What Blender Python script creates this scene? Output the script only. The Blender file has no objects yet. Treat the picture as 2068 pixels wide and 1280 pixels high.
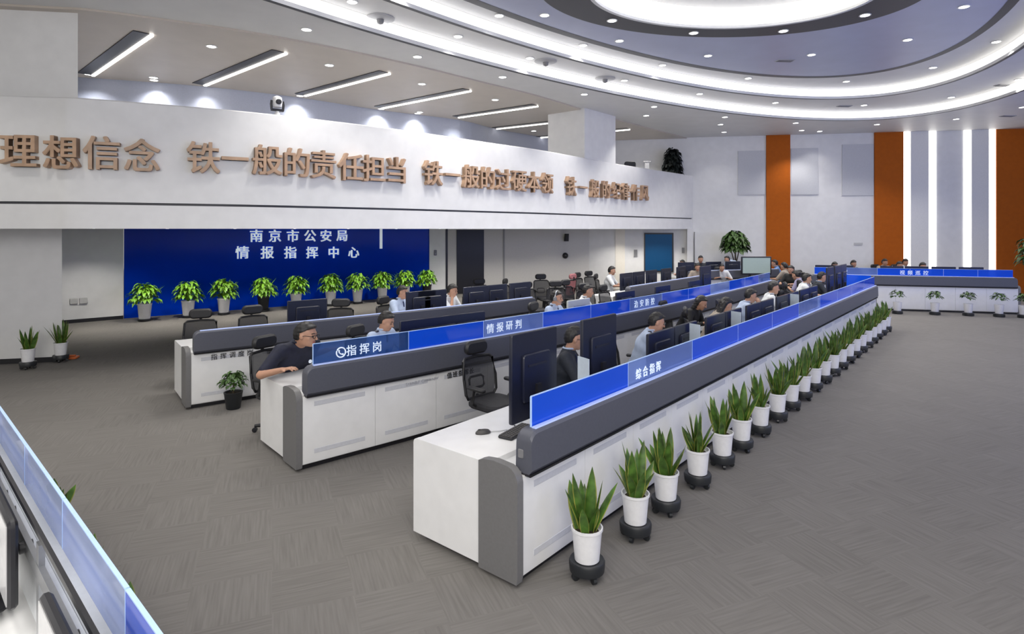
import bpy, math, random
import numpy as np
from mathutils import Vector, Matrix
R = math.radians
random.seed(7)
SC = bpy.context.scene
COL = SC.collection
# ------------------------------------------------------------------ camera
EYE, FPX, CX, HY = 2.4, 1200.0, 1034.0, 463.0        # eye height, focal length / horizon in a 2068x1280 frame
cd = bpy.data.cameras.new('camera'); cam = bpy.data.objects.new('camera', cd); COL.objects.link(cam)
cam.location = (0, 0, EYE); cam.rotation_euler = (R(90), 0, 0)
cd.sensor_fit = 'HORIZONTAL'; cd.sensor_width = 36; cd.lens = 36*FPX/2068; cd.shift_y = -(640-HY)/2068
cd.clip_start = .05; cd.clip_end = 200
SC.camera = cam
# ------------------------------------------------------------------ world, exposure, large lights
SC.view_settings.view_transform = 'Standard'; SC.view_settings.look = 'None'
SC.view_settings.exposure = 0.0; SC.view_settings.gamma = 1; SC.view_settings.use_curve_mapping = False
W = bpy.data.worlds.new('world'); SC.world = W; W.use_nodes = True
W.node_tree.nodes['Background'].inputs[0].default_value = (1, .975, .94, 1)
W.node_tree.nodes['Background'].inputs[1].default_value = 1.12
def area(name, loc, target, sx, sy, power, color):
    l = bpy.data.lights.new(name, 'AREA'); l.shape = 'RECTANGLE'; l.size = sx; l.size_y = sy; l.energy = power; l.color = color
    o = bpy.data.objects.new(name, l); COL.objects.link(o); o.location = loc
    o.rotation_euler = (Vector(target)-Vector(loc)).to_track_quat('-Z', 'Y').to_euler(); return o
area('video_wall_light', (13.2, 7.6, 2.9), (13.2-7.66, 7.6+6.42, 8.5), 18, 3.6, 400, (.22, .34, 1))
area('hall_fill', (0, -3, 5.6), (2, 6, 0), 9, 5, 900, (1, .97, .93))  # added soft fill behind the camera, not a lamp of the hall
SC.cycles.max_bounces = 8; SC.cycles.diffuse_bounces = 3; SC.cycles.glossy_bounces = 3; SC.cycles.transparent_max_bounces = 12
DOWN_W, COVE_E = 120, 1.7

# ------------------------------------------------------------------ points
def un(px, py, z):
    d = (z-EYE)*FPX/(HY-py); return Vector(((px-CX)*d/FPX, d, z))
def on_line(px, A, B, z=0):
    """where the sight line of column px meets the vertical plane through A and B"""
    k = (px-CX)/FPX; A = Vector(A[:2]); D = Vector(B[:2])-A
    s = (k*A.y-A.x)/(D.x-k*D.y); p = A+D*s; return Vector((p.x, p.y, z))
def zat(py, d): return EYE+(HY-py)*d/FPX

# ------------------------------------------------------------------ materials
MATS = {}
def mat(name, col, rough=.5, metal=0, var=.0, scale=30, bump=0, emit=0, ecol=None, alpha=None, spec=.5):
    if name in MATS: return MATS[name]
    m = bpy.data.materials.new(name); m.use_nodes = True; nt = m.node_tree; b = nt.nodes['Principled BSDF']
    b.inputs['Base Color'].default_value = (*col, 1); b.inputs['Roughness'].default_value = rough; b.inputs['Metallic'].default_value = metal
    b.inputs['Specular IOR Level'].default_value = spec
    tc = nt.nodes.new('ShaderNodeTexCoord'); ns = nt.nodes.new('ShaderNodeTexNoise'); ns.inputs['Scale'].default_value = scale
    nt.links.new(tc.outputs['Object'], ns.inputs['Vector'])
    cr = nt.nodes.new('ShaderNodeValToRGB'); v = max(var, .03)
    cr.color_ramp.elements[0].color = (*[c*(1-v) for c in col], 1); cr.color_ramp.elements[1].color = (*[min(1, c*(1+v)) for c in col], 1)
    cr.color_ramp.elements[0].position = .3; cr.color_ramp.elements[1].position = .7
    nt.links.new(ns.outputs['Fac'], cr.inputs['Fac']); nt.links.new(cr.outputs['Color'], b.inputs['Base Color'])
    if bump:
        bp = nt.nodes.new('ShaderNodeBump'); bp.inputs['Strength'].default_value = bump; bp.inputs['Distance'].default_value = .01
        nt.links.new(ns.outputs['Fac'], bp.inputs['Height']); nt.links.new(bp.outputs['Normal'], b.inputs['Normal'])
    if emit:
        b.inputs['Emission Color'].default_value = (*(ecol or col), 1); b.inputs['Emission Strength'].default_value = emit
    if alpha is not None: b.inputs['Alpha'].default_value = alpha
    MATS[name] = m; return m
def carpet():
    m = bpy.data.materials.new('carpet_tiles'); m.use_nodes = True; nt = m.node_tree; N = nt.nodes.new; L = nt.links.new
    b = nt.nodes['Principled BSDF']; b.inputs['Roughness'].default_value = .9; b.inputs['Specular IOR Level'].default_value = .2
    tc = N('ShaderNodeTexCoord'); mp = N('ShaderNodeMapping'); mp.inputs['Rotation'].default_value = (0, 0, R(-22)); mp.inputs['Scale'].default_value = (2, 2, 2)
    L(tc.outputs['Object'], mp.inputs['Vector'])
    ch = N('ShaderNodeTexChecker'); ch.inputs['Scale'].default_value = 1; ch.inputs['Color1'].default_value = (0, 0, 0, 1); ch.inputs['Color2'].default_value = (1, 1, 1, 1)
    L(mp.outputs['Vector'], ch.inputs['Vector'])
    outs = []
    for sc in ((1.2, 26, 1), (26, 1.2, 1)):
        m2 = N('ShaderNodeMapping'); m2.inputs['Scale'].default_value = sc; L(mp.outputs['Vector'], m2.inputs['Vector'])
        n = N('ShaderNodeTexNoise'); n.inputs['Scale'].default_value = 1; n.inputs['Detail'].default_value = 3; L(m2.outputs['Vector'], n.inputs['Vector']); outs.append(n)
    mx = N('ShaderNodeMix'); mx.data_type = 'FLOAT'; L(ch.outputs['Fac'], mx.inputs[0]); L(outs[0].outputs['Fac'], mx.inputs[2]); L(outs[1].outputs['Fac'], mx.inputs[3])
    fl = N('ShaderNodeVectorMath'); fl.operation = 'FLOOR'; L(mp.outputs['Vector'], fl.inputs[0])
    wn = N('ShaderNodeTexWhiteNoise'); L(fl.outputs[0], wn.inputs['Vector'])
    ad = N('ShaderNodeMath'); ad.operation = 'MULTIPLY_ADD'; ad.inputs[1].default_value = .10; L(wn.outputs['Value'], ad.inputs[0]); L(mx.outputs[0], ad.inputs[2])
    cr = N('ShaderNodeValToRGB'); e = cr.color_ramp.elements
    e[0].position = .30; e[0].color = (.142, .134, .125, 1); e[1].position = .95; e[1].color = (.205, .195, .183, 1)
    L(ad.outputs[0], cr.inputs['Fac']); L(cr.outputs['Color'], b.inputs['Base Color'])
    bp = N('ShaderNodeBump'); bp.inputs['Strength'].default_value = .25; bp.inputs['Distance'].default_value = .004
    L(mx.outputs[0], bp.inputs['Height']); L(bp.outputs['Normal'], b.inputs['Normal']); MATS['carpet'] = m; return m
def glassy(name, tint, col, fac, rough=.08):
    m = bpy.data.materials.new(name); m.use_nodes = True; nt = m.node_tree; N = nt.nodes.new; L = nt.links.new
    b = nt.nodes['Principled BSDF']; b.inputs['Base Color'].default_value = (*col, 1); b.inputs['Roughness'].default_value = rough
    t = N('ShaderNodeBsdfTransparent'); t.inputs[0].default_value = (*tint, 1)
    ns = N('ShaderNodeTexNoise'); ns.inputs['Scale'].default_value = 1.3
    mr = N('ShaderNodeMapRange'); mr.inputs[3].default_value = fac-.06; mr.inputs[4].default_value = fac+.06; L(ns.outputs['Fac'], mr.inputs[0])
    x = N('ShaderNodeMixShader'); L(mr.outputs[0], x.inputs[0]); L(t.outputs[0], x.inputs[1]); L(b.outputs[0], x.inputs[2])
    L(x.outputs[0], nt.nodes['Material Output'].inputs['Surface']); MATS[name] = m; return m
def meshmat(name, col, fac):           # woven chair mesh, see-through
    m = bpy.data.materials.new(name); m.use_nodes = True; nt = m.node_tree; N = nt.nodes.new; L = nt.links.new
    b = nt.nodes['Principled BSDF']; b.inputs['Base Color'].default_value = (*col, 1); b.inputs['Roughness'].default_value = .7
    t = N('ShaderNodeBsdfTransparent'); w = N('ShaderNodeTexChecker'); w.inputs['Scale'].default_value = 260
    tc = N('ShaderNodeTexCoord'); L(tc.outputs['Object'], w.inputs['Vector'])
    mr = N('ShaderNodeMapRange'); mr.inputs[3].default_value = fac-.15; mr.inputs[4].default_value = fac+.15; L(w.outputs['Fac'], mr.inputs[0])
    x = N('ShaderNodeMixShader'); L(mr.outputs[0], x.inputs[0]); L(t.outputs[0], x.inputs[1]); L(b.outputs[0], x.inputs[2])
    L(x.outputs[0], nt.nodes['Material Output'].inputs['Surface']); MATS[name] = m; return m
white = mat('white_paint', (.73, .73, .73), .55, var=.015, scale=4)
ceil_m = mat('ceiling_paint', (.67, .665, .655), .5, var=.015, scale=2)
gal_ceil = mat('gallery_ceiling_tone', (.53, .475, .415), .4, var=.02, scale=2)  # darker, warmer base colour than the main ceiling
blue_ceil = mat('inner_disc_screen_tint', (.40, .43, .58), .4, var=.02, scale=2)  # blue spill from the screen wall is mixed into this base colour
dark_ring = mat('charcoal_ring', (.055, .056, .065), .5)
black_m = mat('black_plastic', (.012, .012, .016), .38, var=.1)
navy_m = mat('monitor_shell', (.010, .012, .026), .3, var=.08)
grey_p = mat('grey_laminate', (.088, .092, .115), .42, var=.04, scale=50)
cap_m = mat('grey_end_cap', (.165, .163, .165), .45, var=.04, scale=50)
desk_w = mat('white_laminate', (.80, .80, .80), .32, var=.012, scale=6)
slot_m = mat('vent_recess_shade', (.58, .59, .63), .5)  # grey imitates the shade of a recess; the strip itself is raised
carpet_m = carpet()
pane_blue = glassy('blue_glass', (.3, .45, .95), (.010, .10, .80), .84)  # film tint plus the screen wall's reflection, both put into the base colour
pane_pale = glassy('pale_glass', (.62, .74, 1), (.20, .30, .66), .55)
pane_deep = glassy('deep_glass', (.42, .56, .85), (.035, .10, .30), .5)
led_m = mat('desk_led_strip', (.42, .5, .78), .4, emit=.16, ecol=(.42, .56, 1))
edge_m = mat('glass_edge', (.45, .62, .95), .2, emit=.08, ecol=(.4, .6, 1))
orange_m = mat('orange_panel', (.41, .098, .008), .6, var=.05, scale=8, spec=.12)
backwall_blue = mat('blue_glass_wall', (.0, .034, .46), .12, var=.03, scale=2, spec=.08)
white_letter = mat('white_letter', (.85, .92, .95), .35, emit=.35, ecol=(.85, .95, 1))
brown_letter = mat('bronze_letter', (.44, .29, .19), .45, var=.18, scale=5)
leaf_dark = mat('snake_leaf', (.060, .13, .020), .45, var=.5, scale=14)
leaf_edge = mat('snake_leaf_margin', (.26, .27, .05), .5, var=.2, scale=14)
leaf_bright = mat('bright_leaf', (.16, .36, .022), .45, var=.45, scale=9)
leaf_bush = mat('bush_leaf', (.035, .085, .012), .5, var=.5, scale=9)
leaf_black = mat('dark_foliage', (.012, .018, .016), .6, var=.4)
pot_w = mat('white_pot', (.78, .78, .80), .35)
pot_b = mat('black_pot', (.015, .017, .02), .4)
soil_m = mat('soil', (.04, .028, .018), .9, var=.4)
chair_b = mat('chair_black', (.014, .014, .016), .5, var=.15)
chair_mesh = meshmat('chair_mesh_fabric', (.02, .02, .024), .82)
chair_cush = mat('chair_cushion', (.022, .022, .026), .75, var=.2, bump=.2)
chrome_m = mat('grey_metal', (.35, .36, .38), .3, metal=.8)
cove_m = mat('cove_led', (1, 1, 1), .5, emit=COVE_E, ecol=(1, .985, .95))
dome_m = mat('dome_light', (1, 1, 1), .5, emit=3.2, ecol=(1, .98, .92))
lens_m = mat('downlight_lens', (1, 1, 1), .5, emit=9, ecol=(1, .98, .94))
lineled_m = mat('line_light_led', (1, 1, 1), .5, emit=5, ecol=(1, .96, .9))
niche_m = mat('niche_led', (1, 1, 1), .5, emit=2.6, ecol=(1, .97, .9))

# ------------------------------------------------------------------ mesh builder
class MB:
    def __init__(s): s.v = []; s.f = []; s.m = []; s.k = 0
    def add(s, vs, fs, k=None):
        n = len(s.v); s.v += [tuple(p) for p in vs]; s.f += [[i+n for i in f] for f in fs]; s.m += [s.k if k is None else k]*len(fs); return s
    def box(s, c, d, M=None, k=None):
        x, y, z = [q/2 for q in d]; c = Vector(c)
        vs = [Vector((a*x, b*y, e*z)) for a in (-1, 1) for b in (-1, 1) for e in (-1, 1)]
        vs = [(M @ p if M else p)+c for p in vs]
        return s.add(vs, [(0, 1, 3, 2), (4, 6, 7, 5), (0, 4, 5, 1), (2, 3, 7, 6), (0, 2, 6, 4), (1, 5, 7, 3)], k)
    def rbox(s, c, d, r=.02, M=None, n=3, axis=2, k=None):
        """box with corners rounded in the plane across axis, edges chamfered"""
        o = [i for i in range(3) if i != axis]; a, b = d[o[0]]/2, d[o[1]]/2; r = min(r, a*.98, b*.98); e = min(r*.4, d[axis]*.3)
        ring = []
        for cx, cy, t0 in ((a-r, b-r, 0), (-a+r, b-r, 90), (-a+r, -b+r, 180), (a-r, -b+r, 270)):
            for i in range(n+1):
                t = R(t0+90*i/n); ring.append((cx, cy, math.cos(t), math.sin(t)))
        vs = []; N = len(ring); h = d[axis]/2
        for zz, ee in ((-h, e), (-h+e, 0), (h-e, 0), (h, e)):
            for cx, cy, ux, uy in ring:
                p = [0, 0, 0]; p[o[0]] = cx+(r-ee)*ux; p[o[1]] = cy+(r-ee)*uy; p[axis] = zz
                p = Vector(p); vs.append((M @ p if M else p)+Vector(c))
        fs = [tuple(range(N))[::-1], tuple(range(3*N, 4*N))]
        for j in range(3):
            for i in range(N): fs.append((j*N+i, j*N+(i+1) % N, (j+1)*N+(i+1) % N, (j+1)*N+i))
        return s.add(vs, fs, k)
    def lathe(s, prof, n=20, c=(0, 0, 0), k=None):
        vs = []; fs = []; c = Vector(c)
        for r, z in prof:
            for i in range(n): t = 2*math.pi*i/n; vs.append(c+Vector((r*math.cos(t), r*math.sin(t), z)))
        for j in range(len(prof)-1):
            for i in range(n): fs.append((j*n+i, j*n+(i+1) % n, (j+1)*n+(i+1) % n, (j+1)*n+i))
        fs.append(tuple(range(n))[::-1]); m = len(prof)-1; fs.append(tuple(range(m*n, m*n+n)))
        return s.add(vs, fs, k)
    def tube(s, pts, r, n=8, k=None, closed=False):
        pts = [Vector(p) for p in pts]; vs = []; fs = []; N = len(pts)
        for i, p in enumerate(pts):
            a = pts[i-1] if (i or closed) else p; b = pts[(i+1) % N] if (i < N-1 or closed) else p
            d = (b-a).normalized(); u = d.orthogonal().normalized() if abs(d.z) > .95 else d.cross(Vector((0, 0, 1))).normalized(); w = d.cross(u)
            rr = r[i] if isinstance(r, (list, tuple)) else r
            for q in range(n): t = 2*math.pi*q/n; vs.append(p+u*(rr*math.cos(t))+w*(rr*math.sin(t)))
        for i in range(N if closed else N-1):
            j = (i+1) % N
            for q in range(n): fs.append((i*n+q, i*n+(q+1) % n, j*n+(q+1) % n, j*n+q))
        if not closed: fs += [tuple(range(n))[::-1], tuple(range((N-1)*n, N*n))]
        return s.add(vs, fs, k)
    def sweep(s, prof, frames, cap=True, k=None):
        """prof: closed list of (v, z); frames: list of (point, v-direction)"""
        n = len(prof); vs = [Vector(p)+Vector(d)*a+Vector((0, 0, z)) for p, d in frames for a, z in prof]; fs = []
        for i in range(len(frames)-1):
            for q in range(n): fs.append((i*n+q, i*n+(q+1) % n, (i+1)*n+(q+1) % n, (i+1)*n+q))
        if cap: fs += [tuple(range(n))[::-1], tuple(range((len(frames)-1)*n, len(frames)*n))]
        return s.add(vs, fs, k)
    def strip(s, A, B, k=None):
        n = len(A); return s.add(list(A)+list(B), [(i, i+1, n+i+1, n+i) for i in range(n-1)], k)
def obj(name, mb, mats, parent=None, loc=(0, 0, 0), rot=0, smooth=False, fix=True):
    me = bpy.data.meshes.new(name); me.from_pydata(mb.v, [], mb.f); mats = mats if isinstance(mats, (list, tuple)) else [mats]
    for m in mats: me.materials.append(m)
    if len(mats) > 1: me.polygons.foreach_set('material_index', mb.m)
    if fix:
        import bmesh
        bm = bmesh.new(); bm.from_mesh(me); bmesh.ops.recalc_face_normals(bm, faces=bm.faces); bm.to_mesh(me); bm.free()
    if smooth:
        me.polygons.foreach_set('use_smooth', [True]*len(me.polygons))
        try: me.set_sharp_from_angle(angle=R(smooth if smooth is not True else 40))
        except Exception: pass
    me.update()
    o = bpy.data.objects.new(name, me); COL.objects.link(o); o.location = loc; o.rotation_euler = (0, 0, rot)
    if parent: o.parent = parent
    return o
def tag(o, label, cat, group=None):
    o['label'] = label; o['category'] = cat
    if group: o['group'] = group
    return o
def thing(name, label, cat, loc=(0, 0, 0), rot=0, group=None):
    o = bpy.data.objects.new(name, None); COL.objects.link(o); o.location = loc; o.rotation_euler = (0, 0, rot); o.empty_display_size = .2
    return tag(o, label, cat, group)
def struct(name, mb, m, smooth=False, fix=True):
    o = obj(name, mb, m, smooth=smooth, fix=fix); o['kind'] = 'structure'; return o
def dup(r0, loc, rot, label, group=None):
    r = r0.copy(); COL.objects.link(r); r.location = loc; r.rotation_euler = (0, 0, rot); r['label'] = label
    if group: r['group'] = group
    for ch in list(r0.children):
        c = ch.copy(); COL.objects.link(c); c.parent = r
        for g in ch.children:
            d = g.copy(); COL.objects.link(d); d.parent = c
    return r
ORD = 'zeroth first second third fourth fifth sixth seventh eighth ninth tenth eleventh twelfth thirteenth fourteenth fifteenth sixteenth seventeenth eighteenth nineteenth twentieth'.split()
def nth(i):
    if i <= 20: return ORD[i]
    return ('twenty-' if i < 30 else 'thirty-' if i < 40 else 'forty-')+(ORD[i % 10] if i % 10 else 'zeroth')
def glyph(ch, size, depth, bold=0.0, wide=1.0):
    """one written character as a solid mesh centred on the origin, standing in XZ, front towards -Y"""
    c = bpy.data.curves.new('glyph', 'FONT'); c.body = ch; c.size = size; c.extrude = depth/2; c.align_x = 'CENTER'; c.resolution_u = 3
    o = bpy.data.objects.new('glyph', c); COL.objects.link(o); dg = bpy.context.evaluated_depsgraph_get()
    me = bpy.data.meshes.new_from_object(o.evaluated_get(dg)); bpy.data.objects.remove(o); bpy.data.curves.remove(c)
    n = len(me.vertices); co = np.zeros(n*3, np.float32); me.vertices.foreach_get('co', co); co = co.reshape(-1, 3)
    cy = (co[:, 1].max()+co[:, 1].min())/2 if ch != '一' else size*.38; cx_ = (co[:, 0].max()+co[:, 0].min())/2
    if bold:                                   # heavier strokes: the outline repeated a hair to each side
        vs = []; fs = []; base = [tuple(p.vertices) for p in me.polygons]
        for k_, (ax, ay) in enumerate(((0, 0), (1, 1), (-1, 1), (1, -1), (-1, -1))): vs.append(co+np.array([ax*bold*size, ay*bold*size*.7, -.0015*k_], np.float32)); fs += [tuple(q+k_*n for q in f) for f in base]
        me.clear_geometry(); co = np.concatenate(vs); me.from_pydata(co.tolist(), [], fs); n = len(co)
    co = co*np.array([wide, 1, 1], np.float32); cx_ *= wide
    me.vertices.foreach_set('co', np.stack([co[:, 0]-cx_, -co[:, 2], co[:, 1]-cy], 1).astype(np.float32).ravel()); me.update(); return me
def put(name, me, m, loc, rot, parent=None):
    me.materials.clear(); me.materials.append(m); o = bpy.data.objects.new(name, me); COL.objects.link(o); o.location = loc; o.rotation_euler = (0, 0, rot); o.parent = parent; return o
def smooth_path(P, n=8):
    P = [Vector(p) for p in P]; Q = [2*P[0]-P[1]]+P+[2*P[-1]-P[-2]]; out = []
    for i in range(1, len(Q)-2):
        a, b, c, d = Q[i-1:i+3]
        for j in range(n):
            t = j/n; out.append(.5*((2*b)+(c-a)*t+(2*a-5*b+4*c-d)*t*t+(3*b-a-3*c+d)*t**3))
    return out+[P[-1]]
def wall_box(mb, A, B, z0, z1, th, side=1):
    """wall with its face on A-B, thickness th to the side of rot90"""
    A = Vector((A[0], A[1])); B = Vector((B[0], B[1])); d = (B-A).normalized(); n = Vector((-d.y, d.x))*th*side
    vs = [(p.x, p.y, z) for z in (z0, z1) for p in (A, B, B+n, A+n)]
    mb.add(vs, [(0, 1, 2, 3), (4, 5, 6, 7), (0, 1, 5, 4), (1, 2, 6, 5), (2, 3, 7, 6), (3, 0, 4, 7)]); return mb

# ================================================================== SETTING
struct('floor', MB().box((6, 12, -.05), (64, 50, .1)), carpet_m)
def ell(c, ang, a, b, z, n=144):
    ca, sa = math.cos(R(ang)), math.sin(R(ang)); out = []
    for i in range(n+1):
        t = 2*math.pi*i/n+R(-ang); u, v = a*math.cos(t), b*math.sin(t)
        out.append(Vector((c[0]+u*ca-v*sa, c[1]+u*sa+v*ca, z)))
    return out
C1, A1 = (2.72, 8.81), 45.3
C2, A2 = (3.96, 10.54), 11.7
Z1, Z2, Z3, ZD = 6.0, 6.3, 6.6, 6.95
RA, RB, RC = (14.41, 5.32), (11.9, 4.51), (10.05, 4.05)
RD, RE = (3.58, 2.39), (2.69, 1.88)
e1 = ell(C1, A1, *RA, Z1)
def to_rect(p):
    d = (p-Vector((*C1, Z1))); d.z = 0
    tx = ((34-C1[0]) if d.x > 0 else (-24-C1[0]))/d.x if abs(d.x) > 1e-6 else 1e9
    ty = ((36-C1[1]) if d.y > 0 else (-12-C1[1]))/d.y if abs(d.y) > 1e-6 else 1e9
    return Vector((C1[0], C1[1], Z1))+d*min(tx, ty)
def dz(L, h): return [Vector((p.x, p.y, p.z+h)) for p in L]
def ring(name, m, A, B, th=.03):
    mb = MB(); mb.strip(A, B); mb.strip(dz(A, th), dz(B, th)); return struct(name, mb, m, fix=False)
ring('ceiling', ceil_m, e1, [to_rect(p) for p in e1])
def step(idx, ra, z, nz):
    """dark edge line, white lip and lit cove of one oval step; returns the rim of the next ceiling plane"""
    a = ell(C1, A1, ra[0], ra[1], z-.004); b = ell(C1, A1, ra[0]-.085, ra[1]-.085, z-.004)
    ring('trim_%d' % idx, dark_ring, a, b, .02)
    mb = MB(); mb.strip(ell(C1, A1, ra[0]-.085, ra[1]-.085, z), ell(C1, A1, ra[0]-.085, ra[1]-.085, z+.075)); mb.strip(ell(C1, A1, ra[0]-.085, ra[1]-.085, z+.075), ell(C1, A1, ra[0]-.02, ra[1]-.02, z+.075))
    struct('trim_%d' % (idx+1), mb, white, fix=False)
    mb = MB(); mb.strip(ell(C1, A1, ra[0]-.02, ra[1]-.02, z+.08), ell(C1, A1, ra[0]-.02, ra[1]-.02, nz-.01))
    return obj('cove_light', mb, cove_m, fix=False)
o = step(1, RA, Z1, Z2); tag(o, 'long bright oval cove light strip around the widest ceiling step', 'light', 'oval cove lights')
ring('ceiling_ring', ceil_m, ell(C1, A1, *RA, Z2), ell(C1, A1, *RB, Z2))
o = step(3, RB, Z2, Z3); tag(o, 'bright oval cove light strip around the second, narrower ceiling step', 'light', 'oval cove lights')
ring('ceiling_ring', ceil_m, ell(C1, A1, *RB, Z3), ell(C1, A1, *RC, Z3))
ring('trim_5', dark_ring, ell(C1, A1, *RC, Z3-.004), ell(C1, A1, RC[0]-.2, RC[1]-.2, Z3-.004))
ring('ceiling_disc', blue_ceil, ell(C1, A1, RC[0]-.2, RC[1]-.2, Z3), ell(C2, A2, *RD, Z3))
ring('trim_6', dark_ring, ell(C2, A2, *RD, Z3-.004), ell(C2, A2, *RE, Z3-.004))
mb = MB(); mb.strip(ell(C2, A2, *RE, Z3-.004), ell(C2, A2, RE[0]-.07, RE[1]-.07, Z3-.004)); mb.strip(ell(C2, A2, RE[0]-.07, RE[1]-.07, Z3-.004), ell(C2, A2, RE[0]-.07, RE[1]-.07, Z3+.05))
struct('trim_7', mb, white, fix=False)
mb = MB(); mb.strip(ell(C2, A2, RE[0]-.02, RE[1]-.02, Z3+.05), ell(C2, A2, RE[0]-.25, RE[1]-.25, ZD))
o = obj('dome_light', mb, dome_m, fix=False); tag(o, 'glowing white oval light ring inside the central ceiling recess', 'light')
mb = MB(); t = ell(C2, A2, RE[0]-.25, RE[1]-.25, ZD); mb.add(t[:-1], [tuple(range(len(t)-1))]); struct('ceiling_recess', mb, ceil_m, fix=False)

# balcony front, following the photographed line of the parapet
BAL = [un(*p, 4.5) for p in ((0, 192), (157, 197), (350, 212), (520, 227), (700, 247.5), (850, 267), (992, 288), (1106, 305), (1243, 330), (1400, 355))]
BAL[-1] = Vector((7.1, 23.3, 4.5))
BAL = [BAL[0]+Vector((-6.2, -1.2, 0))]+BAL
BP = smooth_path(BAL, 6)
def frames(pts, off=0):
    out = []
    for i, p in enumerate(pts):
        d = (pts[min(i+1, len(pts)-1)]-pts[max(i-1, 0)]); d.z = 0; d.normalize(); v = Vector((-d.y, d.x, 0)); out.append((Vector((p.x, p.y, 0))+v*off, v))
    return out
FB = frames(BP)
def balcony_at(px):
    best = None
    for (p, v), (q, w) in zip(FB, FB[1:]):
        k = (px-CX)/FPX; D = q-p; den = D.x-k*D.y
        if abs(den) < 1e-9: continue
        s = (k*p.y-p.x)/den
        if -.001 <= s <= 1.001: best = (p+D*s, v, D.normalized())
    return best
struct('wall_balcony', MB().sweep([(0, 2.84), (0, 4.48), (.02, 4.5), (.2, 4.5), (.2, 2.84)], FB), white, smooth=30)
struct('trim_8', MB().sweep([(.05, 2.80), (.05, 2.84), (.18, 2.84), (.18, 2.80)], FB), dark_ring)
struct('wall_beam', MB().sweep([(.012, 2.41), (.012, 2.80), (.2, 2.80), (.2, 2.41)], FB), white, smooth=30)
CORNER = (3.12, 24.0); FA, FBW = (3.12, 24.0), (29.52, 19.3)
BW_A, BW_B = (-10.45, 16.0), (-2.85, 21.8)
back = [Vector(p) for p in ((-17, 10.5, 0), (-13, 13.6, 0), (-10.4, 15.75, 0), (-6.6, 18.9, 0), (-2.85, 21.85, 0), (3.12, 24.05, 0), (7.1, 23.35, 0))]
def resample(P, n):
    L = [0]
    for a, b in zip(P, P[1:]): L.append(L[-1]+(b-a).length)
    out = []
    for i in range(n):
        t = L[-1]*i/(n-1); j = max(k for k in range(len(L)) if L[k] <= t+1e-9); j = min(j, len(P)-2)
        out.append(P[j]+(P[j+1]-P[j])*((t-L[j])/(L[j+1]-L[j])))
    return out
nB = 60; Pa = resample([p for p, v in frames(BP, .2)], nB); Pb = resample(back, nB)
mb = MB(); up = lambda L, z: [Vector((p.x, p.y, z)) for p in L]
mb.strip(up(Pa, 2.43), up(Pb, 2.43)); mb.strip(up(Pa, 3.2), up(Pb, 3.2)); struct('floor_gallery', mb, white, fix=False)
GB = [Vector((x, y, 0)) for x, y in ((-18, 11.5), (-10.1, 13.95), (-7.68, 14.85), (-5.8, 16.06), (-3.93, 17.8), (-1.7, 19.4), (-.44, 21.3), (2.2, 24.1), (6.9, 23.4))]
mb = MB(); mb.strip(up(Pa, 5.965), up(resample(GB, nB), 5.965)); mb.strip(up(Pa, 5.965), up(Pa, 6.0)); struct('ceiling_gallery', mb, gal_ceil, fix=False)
mb = MB()
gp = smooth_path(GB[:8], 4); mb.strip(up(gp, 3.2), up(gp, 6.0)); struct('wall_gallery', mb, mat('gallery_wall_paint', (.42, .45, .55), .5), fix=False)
# walls under the gallery
struct('wall_side', wall_box(MB(), (-14.5, 12.4), (-10.425, 15.95), 0, 2.43, .15), white)
struct('wall_back', wall_box(MB(), BW_A, BW_B, 0, 2.43, .12), backwall_blue)
struct('wall_end', wall_box(MB(), (BW_B[0], BW_B[1]), CORNER, 0, 2.43, .15), mat('warm_grey_paint', (.56, .55, .53), .55))
struct('wall_far', wall_box(MB(), FA, FBW, 0, 6.02, .2), white)
def on_wall(A, B, px0, px1, z0, z1, th, mb=None, out=0.0):
    """panel standing proud of wall A-B between two sight columns"""
    p, q = on_line(px0, A, B), on_line(px1, A, B); d = (q-p).normalized(); n = Vector((d.y, -d.x, 0))
    mb = mb or MB(); p = p+n*out; q = q+n*out
    return wall_box(mb, q+n*th, p+n*th, z0, z1, th, -1)
E_A, E_B = BW_B, CORNER
k = 1
struct('trim_9', on_wall(E_A, E_B, 900, 904, 0, 2.43, .02), black_m)
struct('dark_doorway_1', on_wall(E_A, E_B, 922, 977, 0, 2.38, .03), black_m)  # black sheet standing in for the darkness of the open doorway
struct('wall_pier', on_wall(E_A, E_B, 866, 898, 0, 2.43, .10), white)
struct('trim_10', on_wall(E_A, E_B, 1016, 1019, 0, 2.43, .03), mat('grey_trim', (.3, .3, .3), .5))
# lower pillar and upper pillar at the near end of the balcony, second pillar further along
def prism(name, m, pts, z0, z1):
    n = len(pts); mb = MB(); mb.add([(x, y, z) for z in (z0, z1) for x, y in pts], [tuple(range(n))[::-1], tuple(range(n, 2*n))]+[(i, (i+1) % n, n+(i+1) % n, n+i) for i in range(n)])
    return struct(name, mb, m)
prism('pillar', white, [(-13, 9.67), (-8.18, 10.8), (-8.9, 11.75), (-13.6, 10.9)], 0, 2.43)
prism('baseboard_pillar', black_m, [(-13, 9.655), (-8.17, 10.785), (-8.88, 11.72), (-13.6, 10.9)], 0, .09)
struct('baseboard_side', wall_box(MB(), (-14.49, 12.38), (-10.42, 15.93), 0, .09, .1), black_m)
prism('pillar', white, [(-12.5, 9.0), (-7.16, 9.8), (-8.1, 10.95), (-12.5, 10.6)], 3.2, 6.0)
prism('pillar', white, [(2.15, 17.6), (3.30, 18.94), (2.27, 19.82), (1.12, 18.48)], 3.2, 6.0)
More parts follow.
